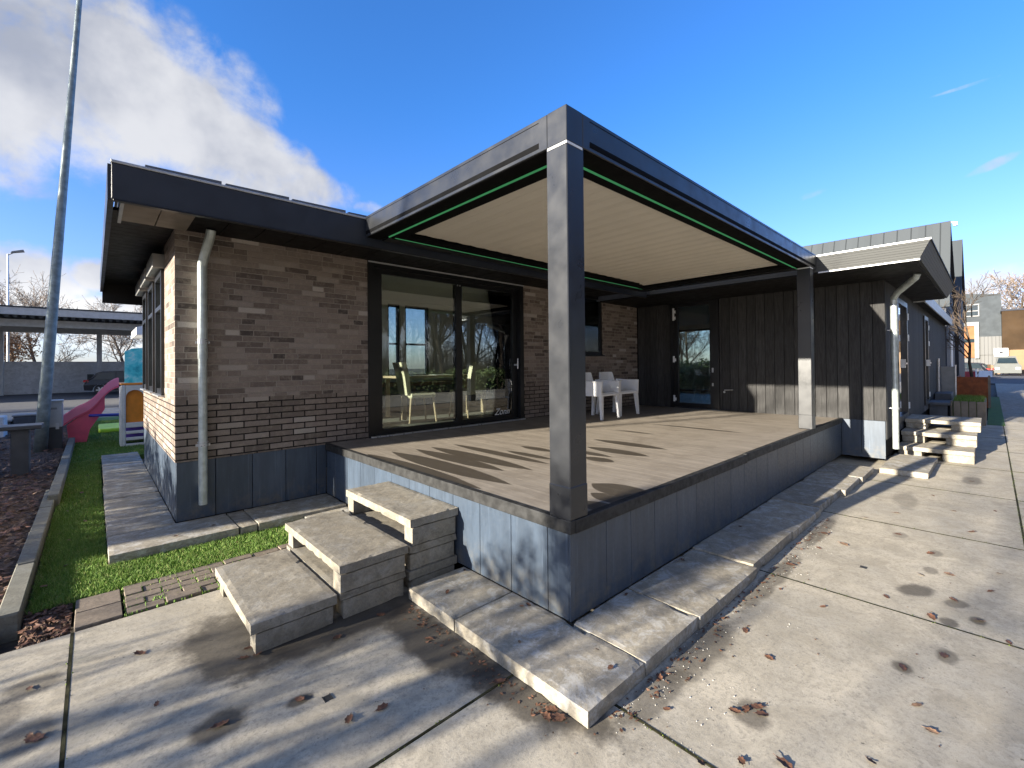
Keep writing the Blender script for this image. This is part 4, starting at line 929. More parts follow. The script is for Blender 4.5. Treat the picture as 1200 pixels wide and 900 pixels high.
# low black containers and a kerbstone block at the far bed edge
kb = MB().box(-5.6, -3.62, 14.6, 15.2, -.13, .38, .02).build('stone_block', 'concrete_wall', origin=(-4.6, 14.9, -.13)); tag(kb, 'pale stone block at the left edge beyond the mulch bed', 'block')
for k, (x, w_, h_) in enumerate(((-3.62, .55, .20), (-2.98, .62, .32))):
    pr_t = thing('dark_crate', ['low dark crate lying on the mulch left of the mast', 'taller dark crate on the mulch just behind the mast'][k], 'crate', (x, 16, -.1), 'dark crates on the mulch bed')
    MB().box(x-w_, x+.0, 15.9, 16.5, -.11, h_-.05, .03).build('body', 'bench_dark', pr_t); MB().box(x-w_-.02, x+.02, 15.88, 16.52, h_-.048, h_, .02).build('lid', 'screen_grey', pr_t)
# carport with block wall
cw = MB().box(-40, 10, 42.0, 42.3, -.2, 1.98).box(-40, 10, 41.97, 42.33, 1.983, 2.07)
tag(cw.build('boundary_wall', 'concrete_wall', origin=(-15, 42, -.2)), 'long grey concrete wall across the car park', 'wall')
cp = thing('carport', 'long open carport with corrugated roof over parked cars', 'carport', (-15, 38, -.1))
MB().box(-40, 12, 34.6, 34.75, 4.55, 4.95).build('fascia', 'trim_grey', cp)
mb = MB(); x = -40
while x < 12: mb.prism([(x, 4.42), (x+.10, 4.42), (x+.14, 4.54), (x+.26, 4.54), (x+.30, 4.42), (x+.32, 4.42), (x+.32, 4.56), (x, 4.56)], 'y', 34.76, 43.5); x += .325
mb.build('roof', 'zinc', cp)
MB().box(-40, 12, 34.55, 43.6, 4.97, 5.03).build('roof_top', 'zinc', cp)
MB().box(-40, 12, 40.9, 41.15, 3.95, 4.40).box(-40, 12, 36.0, 36.2, 4.0, 4.41).build('beam', 'trim_grey', cp)
for x in (-15.5, -10.9, -6.35, -1.75, 2.85, 7.4): MB().box(x-.14, x+.14, 40.88, 41.16, -.1, 3.94).build('post', 'trim_grey', cp)
wh = thing('neighbour_roof', 'white sloping eave of a neighbouring shed beyond the house', 'shed', (1, 26, -.1))
MB().hexa([(-.55, 26, 3.15), (4, 26, 3.15), (4, 30, 3.15), (-.55, 30, 3.15), (-.55, 26, 3.5), (4, 26, 5.2), (4, 30, 5.2), (-.55, 30, 3.5)]).build('roof', 'white_metal', wh); MB().box(.2, 3.9, 26.3, 29.8, -.1, 3.14).build('wall', 'concrete_wall', wh)
st = thing('street_lamp', 'slim street lamp with one angled head beyond the carport', 'street lamp', (-6.4, 45, -.1))
MB().tube([(-6.4, 45, -.1), (-6.4, 45, 9.6)], [.08, .05], 10).build('pole', 'metal_light', st); MB().tube([(-6.4, 45, 9.55), (-6.1, 44.9, 9.75)], .04, 8).build('arm', 'metal_light', st)
MB().hexa([(-6.25, 44.75, 9.68), (-5.6, 44.75, 9.86), (-5.6, 45.05, 9.86), (-6.25, 45.05, 9.68), (-6.2, 44.75, 9.80), (-5.65, 44.75, 10.0), (-5.65, 45.05, 10.0), (-6.2, 45.05, 9.80)]).build('lamp_head', 'screen_grey', st)

def car(name, label, loc, rz, paint, group=None):
    t = thing(name, label, 'car', (0, 0, 0), group)
    prof = [(-2.0, .30), (-2.03, .62), (-1.93, .86), (-1.78, .93), (-1.45, 1.38), (-1.15, 1.47), (-.2, 1.50), (.45, 1.40), (1.02, .98), (1.75, .84), (1.98, .66), (2.02, .34), (1.72, .24), (1.62, .22)]
    # wheel arches in the lower line
    def arch(cx): return [(cx+.36*math.cos(a), .30+.36*math.sin(a)) for a in [i*math.pi/8 for i in range(9)]]
    low = [(1.60, .24)]+arch(1.22)+[(.80, .22), (-.80, .22)]+arch(-1.25)+[(-1.66, .26)]
    poly = prof[:-2]+[(1.72, .24)]+low[1:]
    mb = MB(); n = len(poly)
    ins = [max(0, (z-.85))*.30 for (x, z) in poly]
    vs = [(x, -.86+i_, z) for (x, z), i_ in zip(poly, ins)]+[(x, .86-i_, z) for (x, z), i_ in zip(poly, ins)]
    mb.add(vs, [tuple(range(n)), tuple(range(2*n-1, n-1, -1))]+[(i, n+i, n+(i+1) % n, (i+1) % n) for i in range(n)])
    mb.build('body', paint, t)
    for s_ in (-1, 1):
        for q in ([(-1.62, .95), (-1.32, 1.36), (-.55, 1.41), (-.55, .96)], [(-.47, .96), (-.47, 1.415), (-.1, 1.41), (.40, 1.31), (.78, .98)]):
            vs = [(x, s_*(.872-max(0, z-.85)*.30), z) for (x, z) in q]+[(x, s_*(.85-max(0, z-.85)*.30), z) for (x, z) in q]; k = len(q)
            MB().add(vs, [tuple(range(k)), tuple(range(k, 2*k))]+[(i, (i+1) % k, k+(i+1) % k, k+i) for i in range(k)]).build('side_window', 'car_glass', t)
        for cx in (1.22, -1.25):
            wl = MB().tube([(cx, s_*.62, .30), (cx, s_*.85, .30)], .30, 22).build('wheel', 'rubber', t)
            mb = MB().tube([(cx, s_*.851, .30), (cx, s_*.858, .30)], .07, 12)
            for k in range(6):
                a = k*math.pi/3; mb.prism([(cx+.05*math.cos(a+.8), .30+.05*math.sin(a+.8)), (cx+.21*math.cos(a+.17), .30+.21*math.sin(a+.17)), (cx+.21*math.cos(a-.17), .30+.21*math.sin(a-.17)), (cx+.05*math.cos(a-.8), .30+.05*math.sin(a-.8))], 'y', s_*.851, s_*.86)
            mb.build('rim', 'alloy', wl)
        MB().box(-2.045, -1.80, s_*.60, s_*.84, .80, .93, .02).build('tail_light', 'tail_red', t); MB().box(1.80, 2.01, s_*.55, s_*.82, .62, .76, .02).build('headlight', 'sign_white', t)
    MB().hexa([(1.0, -.70, 1.005), (1.0, .70, 1.005), (.98, .70, .995), (.98, -.7, .995), (.50, -.62, 1.39), (.50, .62, 1.39), (.46, .62, 1.385), (.46, -.62, 1.385)]).build('windscreen', 'car_glass', t)
    MB().box(-1.86, -1.55, -.6, .6, .95, 1.30).build('rear_window', 'car_glass', t)
    t.location = loc; t.rotation_euler = (0, 0, rz); return t
c0 = car('parked_car', 'dark hatchback parked in the carport behind the slide', (-.48, 37.6, -.09), 0, 'car_paint')

# ================================================================== RIGHT SIDE
def gable(name, label, xa, xb, xr, zb, zr, y0, y1, face):
    t = thing(name, label, 'building', (xa, y0, -.1), 'dark gabled buildings in a row')
    b = MB().prism([(xa, zb), (xr, zr), (xb, zb), (xb, -.1), (xa, -.1)], 'y', y0, y1).build('wall', 'zinc_seam_x', t)
    dx_, dz_ = xr-xa, zr-zb; L_ = math.hypot(dx_, dz_); nx, nz = -dz_/L_*.05, dx_/L_*.05
    MB().hexa([(xa-.05, y0-.10, zb-.05), (xr, y0-.10, zr), (xr, y1, zr), (xa-.05, y1, zb-.05), (xa-.05+nx, y0-.1, zb-.05+nz), (xr+nx, y0-.1, zr+nz), (xr+nx, y1, zr+nz), (xa-.05+nx, y1, zb-.05+nz)]).build('roof', 'zinc_seam_y', t)
    MB().hexa([(xr+.01, y0-.1, zr-.02), (xb+.05, y0-.1, zb-.05), (xb+.05, y1, zb-.05), (xr+.01, y1, zr-.02), (xr+.01, y0-.1, zr+.05), (xb+.1, y0-.1, zb), (xb+.1, y1, zb), (xr+.01, y1, zr+.05)]).build('roof', 'zinc_dark', t)
    return t
g1 = gable('gabled_building', 'zinc-clad gabled building rising just behind the annex', 20.3, 25.5, 21.75, 3.5, 6.8, -.60, 5.2, None)
g2 = gable('gabled_building', 'second dark gabled building, farther along the row', 26.1, 32.3, 28.9, 3.65, 7.4, -.70, 5.0, None)
MB().box(21.74, 21.88, -.88, -.76, 6.65, 6.77, .01).tube([(21.76, -.70, 6.8), (21.79, -.82, 6.75)], .03, 8).build('camera', 'white_metal', g1)
MB().box(22.3, 23.4, -.63, -.603, 1.0, 2.6).build('window', 'sign_white', g1)
FX = 85
fb = thing('far_building', 'grey zinc building with white-framed orange panels at the street end', 'building', (FX, -1, -.1))
MB().prism([(-2.75, 2.6), (-2.62, 10.35), (.95, 10.75), (3.5, 10.6), (3.5, 2.6)], 'x', FX, FX+12).build('wall', 'zinc', fb)
MB().box(FX+.1, FX+12, -2.75, 3.5, -.1, 2.59).box(FX-.05, FX-.01, -2.70, -.62, 2.35, 4.8).build('lower_wall', 'white_corr', fb)
MB().box(FX-.3, FX+.001, -.58, -.15, 1.9, 6.8).box(FX-.3, FX+.001, -.148, 1.9, 6.3, 6.8).build('white_frame', 'mullion_white', fb)
wf = MB().box(FX-.12, FX-.003, -.14, 1.2, 2.0, 4.05).box(FX-.12, FX-.003, -.14, 1.2, 4.55, 6.28).build('orange_panel', 'panel_orange', fb)
MB().box(FX-.1, FX-.004, -.14, 1.2, 4.06, 4.54).build('window_band', 'car_glass', fb)
for (a, b) in ((.12, .78), (-.52, .02)):
    f = MB().box(FX-.16, FX-.003, a-.12, b+.12, 7.55, 9.25).build('window', 'mullion_white', fb); MB().box(FX-.2, FX-.165, a, b, 7.7, 8.25).box(FX-.2, FX-.165, a, b, 8.4, 9.1).build('pane', 'car_glass', f)
bw = thing('brown_building', 'dark brown building with sunlit sand-coloured base at the right edge', 'building', (FX-4, -4, -.1))
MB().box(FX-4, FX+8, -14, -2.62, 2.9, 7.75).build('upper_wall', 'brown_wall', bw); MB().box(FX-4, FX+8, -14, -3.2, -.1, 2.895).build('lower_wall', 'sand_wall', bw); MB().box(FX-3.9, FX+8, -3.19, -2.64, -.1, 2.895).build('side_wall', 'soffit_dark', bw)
MB().box(FX-4.1, FX+8, -14.1, -2.55, 7.755, 7.95).build('roof_edge', 'zinc_dark', bw)
lw = MB().box(FX-6, FX-5.6, -2.4, 3, -.1, 1.0).build('low_wall', 'sand_wall', origin=(FX-6, 0, -.1)); tag(lw, 'low sandy wall in front of the far grey building', 'wall')
# van, cars, signs
vn = thing('white_van', 'white van parked at the street end facing the viewer', 'van', (71, -2.85, -.08))
MB().prism([(-.95, .25), (-1.0, .6), (-.98, 1.05), (-.9, 1.25), (.9, 1.25), (.98, 1.05), (1.0, .6), (.95, .25)], 'x', 70.2, 74).box(71.2, 75, -.9, .9, 1.2, 2.5, .15)
mb = MB(); mb.prism([(-3.85, .2), (-3.88, 1.0), (-3.7, 1.2), (-1.98, 1.2), (-1.82, 1.0), (-1.85, .2)], 'x', 70.0, 74.5); mb.build('body', 'car_white', vn)
mb = MB(); mb.hexa([(70.9, -3.7, 1.2), (74.5, -3.7, 1.2), (74.5, -1.98, 1.2), (70.9, -1.98, 1.2), (71.6, -3.5, 2.05), (74.5, -3.5, 2.05), (74.5, -2.18, 2.05), (71.6, -2.18, 2.05)]); mb.build('cab', 'car_white', vn)
MB().hexa([(70.86, -3.6, 1.28), (70.9, -3.6, 1.28), (70.9, -2.08, 1.28), (70.86, -2.08, 1.28), (71.35, -3.45, 1.85), (71.4, -3.45, 1.85), (71.4, -2.22, 1.85), (71.35, -2.22, 1.85)]).build('windscreen', 'car_glass', vn)
for y in (-3.7, -2.0): MB().tube([(70.6, y-.1, .3), (70.6, y+.1, .3)], .32, 16).build('wheel', 'rubber', vn)
for y in (-3.6, -2.1): MB().box(69.97, 70.02, y-.15, y+.15, .62, .82).build('headlight', 'sign_white', vn)
car('parked_car', 'dark car parked beyond the rust planter at the far left of the street', (66, .8, -.085), R(75), 'car_paint', 'cars at the street end')
car('parked_car', 'dark car half hidden behind the bare young tree', (58, .3, -.085), R(80), 'car_paint', 'cars at the street end')
def board_sign(name, label, x, y, w_, z0, z1, mark):
    t = thing(name, label, 'sign', (x, y, -.1)); MB().tube([(x+.05, y, -.1), (x+.05, y, z0+.1)], .05, 8).build('post', 'metal_light', t)
    f = MB().box(x-.02, x+.02, y-w_/2, y+w_/2, z0, z1).build('sign_board', 'sign_white', t)
    if mark: MB().box(x-.03, x-.021, y-w_*.18, y+w_*.18, z0+(z1-z0)*.3, z0+(z1-z0)*.5).box(x-.03, x-.021, y-w_*.1, y+w_*.1, z0+(z1-z0)*.5, z0+(z1-z0)*.62).build('pictogram', 'car_paint', f)
board_sign('sign', 'white sign with a dark vehicle pictogram above the van', 74.9, -2.45, 1.1, 2.1, 3.0, True)
board_sign('sign', 'small blank white board low beside the young tree', 50, -1.35, .75, .25, .75, False)
bf = thing('barrier_fence', 'dark red railing with pale posts beyond the rust planter', 'fence', (46, 0, -.1))
MB().box(46, 46.05, -.9, 2.0, .15, .75).build('panel', 'barrier_red', bf)
for y in (-.9, -.2, .5, 1.2): MB().box(45.95, 46.08, y-.04, y+.04, -.1, .9).build('post', 'sign_white', bf)
# planters, stone benches, turf strip
for k, (y0, y1) in enumerate(((-.50, -.12), (-.94, -.55))):
    t = thing('stone_bench', ['dark stone bench block close to the annex wall', 'dark stone bench block beside the wooden planter'][k], 'bench', (14.5, (y0+y1)/2, -.08), 'stone bench blocks on the path')
    MB().box(13.6, 14.6, y0-.03, y1+.02, .40, .47, .012).build('seat', 'planter_stone', t); MB().box(13.75, 14.5, y0+.03, y1-.03, -.079, .398, .008).build('base', 'planter_stone', t)
pw = thing('wooden_planter', 'square planter of upright weathered boards filled with grass', 'planter', (14.8, -1.3, -.08))
mb = MB(); y = -1.56
while y < -1.02: mb.box(13.9, 13.94, y+.004, min(y+.135, -1.0)-.004, -.078, .50, .006); y += .137
mb.build('front_board', 'planter_wood', pw); mb = MB(); x = 13.945
while x < 16: mb.box(x+.004, x+.13, -1.585, -1.55, -.078, .50, .006); x += .137
mb.box(13.945, 16, -1.0, -.965, -.078, .5); mb.build('side_board', 'planter_wood', pw)
MB().box(13.945, 16, -1.548, -1.002, -.07, .46).build('soil_fill', 'grass_low', pw)
mb = MB(); r_ = random.Random(31)
for k in range(3500):
    x, y, a = r_.uniform(13.96, 16), r_.uniform(-1.54, -1.01), r_.random()*6.28; h = r_.uniform(.04, .14)
    mb.add([(x-.006*math.cos(a), y-.006*math.sin(a), .455), (x+.006*math.cos(a), y+.006*math.sin(a), .455), (x+r_.gauss(0, .04), y+r_.gauss(0, .04), .46+h)], [(0, 1, 2)])
tag(mb.build('planter_grass', 'lawn_blade', pw), None, None, kind='stuff')
struct(MB().box(14.2, 27, -1.90, -1.6, -.15, -.072).build('turf_strip', 'grass_low'))
rp_ = thing('rust_planter', 'rust-brown steel planter holding a bare young tree', 'planter', (21, -1.2, -.08))
MB().box(20, 20.04, -1.64, -.84, -.079, .97).box(20.04, 22.5, -1.64, -1.60, -.079, .97).box(20.04, 22.5, -.88, -.84, -.079, .97).build('box', 'corten', rp_); MB().box(20.04, 22.5, -1.6, -.88, .0, .9).build('soil_fill', 'soil', rp_)
MB().box(19.98, 20.06, -1.66, -1.60, -.079, 1.0).build('corner_post', 'planter_wood', rp_)
for k, (y0, y1, z1) in enumerate(((-.93, -.62, 1.35), (-.60, -.20, 1.55))):
    t = thing('screen_panel', ['pale grey screen panel standing at the end of the annex', 'second grey screen panel tucked behind the first one'][k], 'screen', (17.3+k, (y0+y1)/2, -.08), 'grey screens beyond the annex')
    MB().box(17.0+k*-.6, 17.06-k*.6, y0, y1, -.079, z1, .01).build('panel', 'screen_grey', t)
    MB().box(16.97+k*-.6, 17.09-k*.6, y0-.03, y0-.001, -.079, z1+.05).build('post', 'metal_light', t)
pl = MB().box(15.2, 16.4, -.92, -.59, -.079, .62, .01).build('concrete_block', 'planter_stone', origin=(15.8, -.8, -.08)); tag(pl, 'dark stone block behind the bench blocks at the annex wall', 'block')

# ================================================================== TREES
def grow(seed, H_, spread, levels=5, r0=.16, lean=0.0, twig_r=.006, first=.28, dens=1.0):
    r_ = random.Random(seed); tr = MB(); cr_ = MB()
    def branch(p, d, L, r, lv):
        n = 4 if lv < 2 else 3; pts = [p]; q = p.copy(); dd = d.copy()
        for k in range(n):
            dd = (dd+Vector((r_.gauss(0, .13), r_.gauss(0, .13), r_.gauss(.03, .10)))).normalized(); q = q+dd*(L/n); pts.append(q.copy())
        rad = [max(twig_r, r*(1-.62*k/n)) for k in range(n+1)]
        (tr if lv == 0 else cr_).tube(pts, rad, 9 if lv == 0 else (5 if lv < 3 else 3), cap=False)
        if lv >= levels: return
        nb = {0: int(7*dens), 1: int(6*dens), 2: 5, 3: 4, 4: 3}.get(lv, 2)
        for k in range(nb):
            f = (first if lv == 0 else .2)+(1-(first if lv == 0 else .2))*(k+r_.random()*.8)/nb
            f = min(f, .99); i = min(int(f*n), n-1); pp = pts[i].lerp(pts[i+1], f*n-i)
            ax = (pts[i+1]-pts[i]).normalized(); a = r_.random()*6.283; side = ax.orthogonal(); side.rotate(Matrix.Rotation(a, 3, ax))
            ang = r_.uniform(.45, .95)*spread
            nd = (ax*math.cos(ang)+side*math.sin(ang)); nd.z += .12; nd.normalize()
            branch(pp, nd, L*r_.uniform(.42, .62)*(1.05-.25*f), rad[i]*.52, lv+1)
        if lv > 0: branch(pts[-1], dd, L*.55, rad[-1]*.8, lv+1)
    branch(Vector((0, 0, -.1)), Vector((lean, 0, 1)).normalized(), H_, r0, 0); return tr, cr_
def tree(name, label, seed, H_, spread, loc, group, bark='bark', twig='twig', **kw):
    t = thing(name, label, 'tree', (0, 0, 0), group); a, b = grow(seed, H_, spread, **kw)
    a.build('trunk', bark, t); b.build('crown', twig, t); t.location = loc; return t
# far left trees beyond the wall
L3 = 'bare trees beyond the car park wall'
ft = [('bare tree just right of the mast, beyond the wall', 11, 6.2, (-5.2, 52, -.1)), ('bare tree between carport post and play tower', 12, 6.0, (.3, 50, -.1)), ('taller bare tree at the left picture edge', 13, 9.5, (-11.5, 56, -.1)), ('slender bare tree behind the street lamp', 14, 7.6, (-7.8, 60, -.1))]
for l, s_, h_, loc in ft: tree('bare_tree', l, s_, h_, 1.1, loc, L3, twig='twig_pale', r0=.14, twig_r=.012, dens=1.25, levels=4, first=.22)
bt = tree('beech_tree', 'low beech still holding brown leaves, left of the mast', 21, 3.9, 1.2, (-8.6, 50, -.1), L3, twig='twig_pale', r0=.14, twig_r=.01, levels=4, dens=1.3, first=.15)
r_ = random.Random(4); mb = MB()
for k in range(5200):
    v = Vector((r_.gauss(0, 1), r_.gauss(0, 1), r_.gauss(0, 1))).normalized()*(r_.random()**.4)
    p = Vector((v.x*3.6, v.y*3, 3.1+v.z*1.75+(.3 if v.x > 0 else 0)*math.sin(v.x*9))); s = r_.uniform(.05, .12); a = Vector((r_.gauss(0, 1), r_.gauss(0, 1), r_.gauss(0, 1))).normalized(); b_ = a.orthogonal().normalized()
    mb.add([p-a*s, p+b_*s*.6, p+a*s, p-b_*s*.6], [(0, 1, 2, 3)])
lv = mb.build('leaves', 'beech_leaf'); lv.parent = bt
far_r = tree('bare_tree', 'bare tree above the brown building at the right edge', 15, 11.5, 1.15, (102, -4.6, -.1), None, twig='twig_pale', r0=.22, twig_r=.03, dens=1.5, levels=4, first=.3)
yt = tree('young_tree', 'thin bare young tree standing in the rust planter', 16, 2.6, .85, (21.2, -1.22, .9), None, twig='twig', r0=.05, twig_r=.006, levels=3, dens=1.3, first=.25)
hd = MB()
# trees and hedges behind the viewer: they dapple the sun and stand in the glass reflections
def leafy(n, fn, s0, s1, seed):
    r_ = random.Random(seed); mb = MB()
    for k in range(n):
        p = Vector(fn(r_)); s = r_.uniform(s0, s1); a = Vector((r_.gauss(0, 1), r_.gauss(0, 1), r_.gauss(0, 1))).normalized(); b_ = a.orthogonal().normalized()
        mb.add([p-a*s, p+b_*s*.55, p+a*s, p-b_*s*.55], [(0, 1, 2, 3)])
    return mb
def hedge(name, label, x0, x1, y0, y1, top, n, seed, s0=.03, s1=.06, edge=.18):
    def f(r_):
        x, y = r_.uniform(x0, x1), r_.uniform(y0, y1)
        h = top+.22*math.sin(x*2.1+y*1.7+seed)*.5+.15*math.sin(y*5.3+seed*2); z = -.1+(h+.1)*(r_.random()**.8)
        return (x+r_.gauss(0, edge*.3), y+r_.gauss(0, edge*.3), z+r_.gauss(0, .05))
    t = thing(name, label, 'hedge', ((x0+x1)/2, (y0+y1)/2, -.1)); leafy(n, f, s0, s1, seed).build('foliage', 'hedge_leaf', t)
    mb = MB(); r_ = random.Random(seed)
    for k in range(int((x1-x0+y1-y0)*2)+2):
        x, y = r_.uniform(x0, x1), r_.uniform(y0, y1); mb.tube([(x, y, -.15), (x+r_.gauss(0, .1), y+r_.gauss(0, .1), top*.5), (x+r_.gauss(0, .2), y+r_.gauss(0, .2), top*.9)], [.03, .02, .008], 5)
    mb.build('stems', 'bark', t); return t
GH = 'hedges behind the viewer'
hedge('evergreen_hedge', 'taller added shade shrub nearest the concrete plates, behind the viewer', -8.4, -7.6, 1.10, 1.34, 2.62, 2000, 41, .022, .042)  # unseen, added to shade the near deck corner and post foot
hedge('evergreen_hedge', 'lower added shade shrub right beside the taller one, behind the viewer', -8.4, -7.6, 1.42, 2.15, 2.06, 2300, 47, .022, .042)  # unseen, added to shade the front slab and skirting
hedge('evergreen_hedge', 'thin shrub added for half shade on the plates, left of the viewer', -8.4, -7.6, 2.3, 3.15, 1.55, 1100, 42, .016, .028)  # unseen, sparse fine leaves added for even half shade on the plates
hedge('evergreen_hedge', 'long shade hedge added along the mulch bed, out to the left', -8.6, -7.5, 4.45, 13, 2.05, 24000, 43)  # unseen, added to shade the house slabs and lawn strip
hedge('evergreen_hedge', 'low green hedge across the forecourt, seen mirrored in the glass door', -6, 34, -15.4, -14.2, 1.15, 26000, 44, .05, .10)
hedge('evergreen_hedge', 'green bank at the foot of the wood, mirrored in the annex door', -19, -17.5, 4.5, 22, 1.9, 20000, 45, .05, .10)
V = []
for k, (s_, h_, sp) in enumerate(((51, 8.5, 1.0), (52, 10, .9), (53, 7.2, 1.15))):
    V.append((s_, h_, sp))
LB = ['bare woodland tree', 'tall bare woodland tree', 'spreading bare woodland tree']
GT = 'bare trees of the wood behind the viewer'
proto = []
for (s_, h_, sp) in V: proto.append(tree('bare_tree', '', s_, h_, sp, (0, 0, -.1), GT, r0=.17, twig_r=.007, dens=1.0, levels=5))
spots = [(-5.4, -16.9, 1), (-1.8, -17.1, 2), (-0.4, -18.0, 1), (2.5, -17.5, 2), (5.4, -16.3, 1), (7.9, -16.3, 0), (10.8, -16.3, 2), (13.0, -18.0, 0), (15.3, -16.1, 0), (18.1, -17.9, 1), (21.0, -16.6, 1), (23.9, -16.2, 1), (26.5, -16.8, 0), (29.3, -17.8, 0), (31.4, -17.5, 2), (33.9, -16.7, 1), (36.5, -16.3, 2), (39.0, -16.8, 2), (41.4, -17.3, 0), (-3.4, -19.0, 2), (-0.5, -19.6, 1), (3.0, -19.2, 2), (4.8, -19.7, 2), (9.0, -19.9, 1), (11.1, -20.0, 2), (15.4, -20.8, 0), (17.7, -20.7, 1), (20.8, -20.2, 0), (23.4, -19.8, 0), (26.9, -19.8, 2), (30.7, -19.0, 2), (32.9, -20.9, 0), (35.8, -19.8, 0), (40.1, -19.1, 1), (-2.6, -24.2, 0), (1.5, -23.8, 1), (5.0, -22.7, 1), (7.8, -22.8, 1), (11.8, -23.3, 2), (14.6, -22.6, 2), (18.5, -23.2, 2), (22.0, -23.9, 1), (26.0, -23.4, 0), (30.0, -22.5, 1), (32.5, -23.3, 2), (36.3, -23.2, 1), (40.4, -23.1, 1), (-1.5, -27.9, 1), (1.7, -28.4, 2), (5.8, -27.8, 2), (10.5, -27.3, 1), (14.2, -28.1, 1), (19.3, -28.0, 1), (22.3, -26.9, 2), (27.3, -28.2, 2), (30.7, -26.9, 0), (35.0, -27.1, 2), (39.6, -28.3, 1),
         (-20, 14, 0), (-24, 17, 1), (-21, 19, 2), (-27, 20, 1), (-31, 17.5, 2), (-19, 23, 0), (-34, 24, 1), (-23, 13, 1), (-28, 16, 0), (-22, 21.5, 1), (-25, 24, 2), (-30, 22, 0), (-18.5, 16.5, 2), (-38, 19, 1), (-37, 27, 2), (-29, 28, 0), (-27, -14, 1), (-30, -19, 2)]
where = ['along the forecourt hedge', 'behind the forecourt hedge', 'on the left bank']
rt = random.Random(77); used_v = set()
for k, (x, y, v) in enumerate(spots):
    t = proto[v] if v not in used_v else copy_tree(proto[v]); used_v.add(v)
    t['label'] = LB[v]+(' along the forecourt behind the viewer' if y < -10 and x > -10 else ' on the bank left of the viewer')
    t['group'] = GT+' '+LB[v].split()[0]+(' forecourt' if y < -10 and x > -10 else ' bank')
    t.location = (x, y, -.1); t.rotation_euler = (0, 0, rt.random()*6.28); q = rt.uniform(.85, 1.2); t.scale = (q, q, q)
hedge('evergreen_hedge', 'green bank behind the annex, glimpsed through its glazed door', 17, 24, 8.0, 9.5, 1.5, 9000, 46, .05, .10)
for k, (x, y, v) in enumerate([(19, 11, 0), (21, 13, 1), (23.5, 11.5, 2), (25, 14, 0), (27, 12.5, 1), (30, 15, 2), (22, 9.8, 1), (29, 18, 0)]):
    t = copy_tree(proto[v]); t['label'] = LB[v]+' behind the annex, glimpsed through its door'; t['group'] = GT+' '+LB[v].split()[0]+' annex'; t.scale = (.5, .5, .45); t.location = (x, y, -.1); t.rotation_euler = (0, 0, rt.random()*6.28)
r_ = random.Random(48); mb = MB()
for k in range(9000):
    x, y = r_.uniform(-10, 60), r_.uniform(-34, -29); L_ = r_.uniform(1.5, 5.5); tx, ty = r_.gauss(0, .5), r_.gauss(0, .5); w_ = r_.uniform(.012, .035)
    mb.add([(x-w_, y, -.1), (x+w_, y, -.1), (x+tx, y+ty, L_)], [(0, 1, 2)])
tag(mb.build('thicket', 'twig'), 'brown thicket of bare stems at the back of the wood', 'thicket', kind='stuff')
# unseen trunks added on the sun side to throw straight shadows on deck and concrete
def trunk_only(label, x, s_, r_, h, seed):
    t = thing('shade_trunk' if r_ > .15 else 'bare_tree', label, 'tree', (0, 0, 0)); y = s_-.15*x
    rr = random.Random(seed); pts = [(rr.gauss(0, .02)*k*.3, rr.gauss(0, .02)*k*.3, -.15+h*k/7) for k in range(8)]
    MB().tube(pts, [r_*(1-.05*k) for k in range(8)], 10).build('trunk', 'bark', t)
    _, c = grow(seed, h*1.25, .8, levels=4, r0=r_*.5, twig_r=.006, first=.62, dens=.7); c.build('crown', 'twig', t); t.location = (x, y, -.1)
trunk_only('thick trunk added to shade the deck near the house, left of the viewer', -12, 3.33, .23, 5.6, 61)
trunk_only('slim bare tree on the sunny side of the plates', -13, -.47, .045, 3.7, 62)

# ================================================================== FALLEN LEAVES
def leaf_mesh(seed, col):
    r_ = random.Random(seed); out = []; n = 22
    for k in range(n):
        a = 2*math.pi*k/n; lob = 1+.17*math.sin(a*7+r_.uniform(-.3, .3)) if True else 1
        out.append((math.cos(a)*.040*lob, math.sin(a)*.023*lob))
    cx_, cy_ = r_.uniform(-9, 9), r_.uniform(2, 11)
    def z(x, y): return .003+abs(cx_)*.35*x*x*1.2+cy_*.9*y*y+.10*abs(y)*(r_.random())
    vs = [(0, 0, .004)]+[(x*.5, y*.5, z(x*.5, y*.5)) for x, y in out]+[(x, y, z(x, y)) for x, y in out]
    fs = [(0, 1+k, 1+(k+1) % n) for k in range(n)]+[(1+k, 1+n+k, 1+n+(k+1) % n, 1+(k+1) % n) for k in range(n)]
    mb = MB(); mb.add(vs, fs); mb.tube([(-.036, 0, .006), (-.058, .003, .004)], .0012, 4)
    return mb
lproto = [leaf_mesh(70+k, None).build('fallen_leaf', 'leaf_brown' if k != 2 else 'leaf_pale') for k in range(5)]
used = set()
def put_leaf(x, y, z, label, group, sc_=1.0):
    k = random.choice((0, 1, 2, 3, 4, 0, 1, 3)); o = lproto[k] if k not in used else lproto[k].copy()
    if k in used: COL.objects.link(o)
    used.add(k); o.location = (x, y, z); o.rotation_euler = (random.uniform(-.25, .25), random.uniform(-.2, .2), random.random()*6.28); q = sc_*random.uniform(.42, .90); o.scale = (q, q, q*random.uniform(.7, 1.5))
    tag(o, label, 'leaf', group)
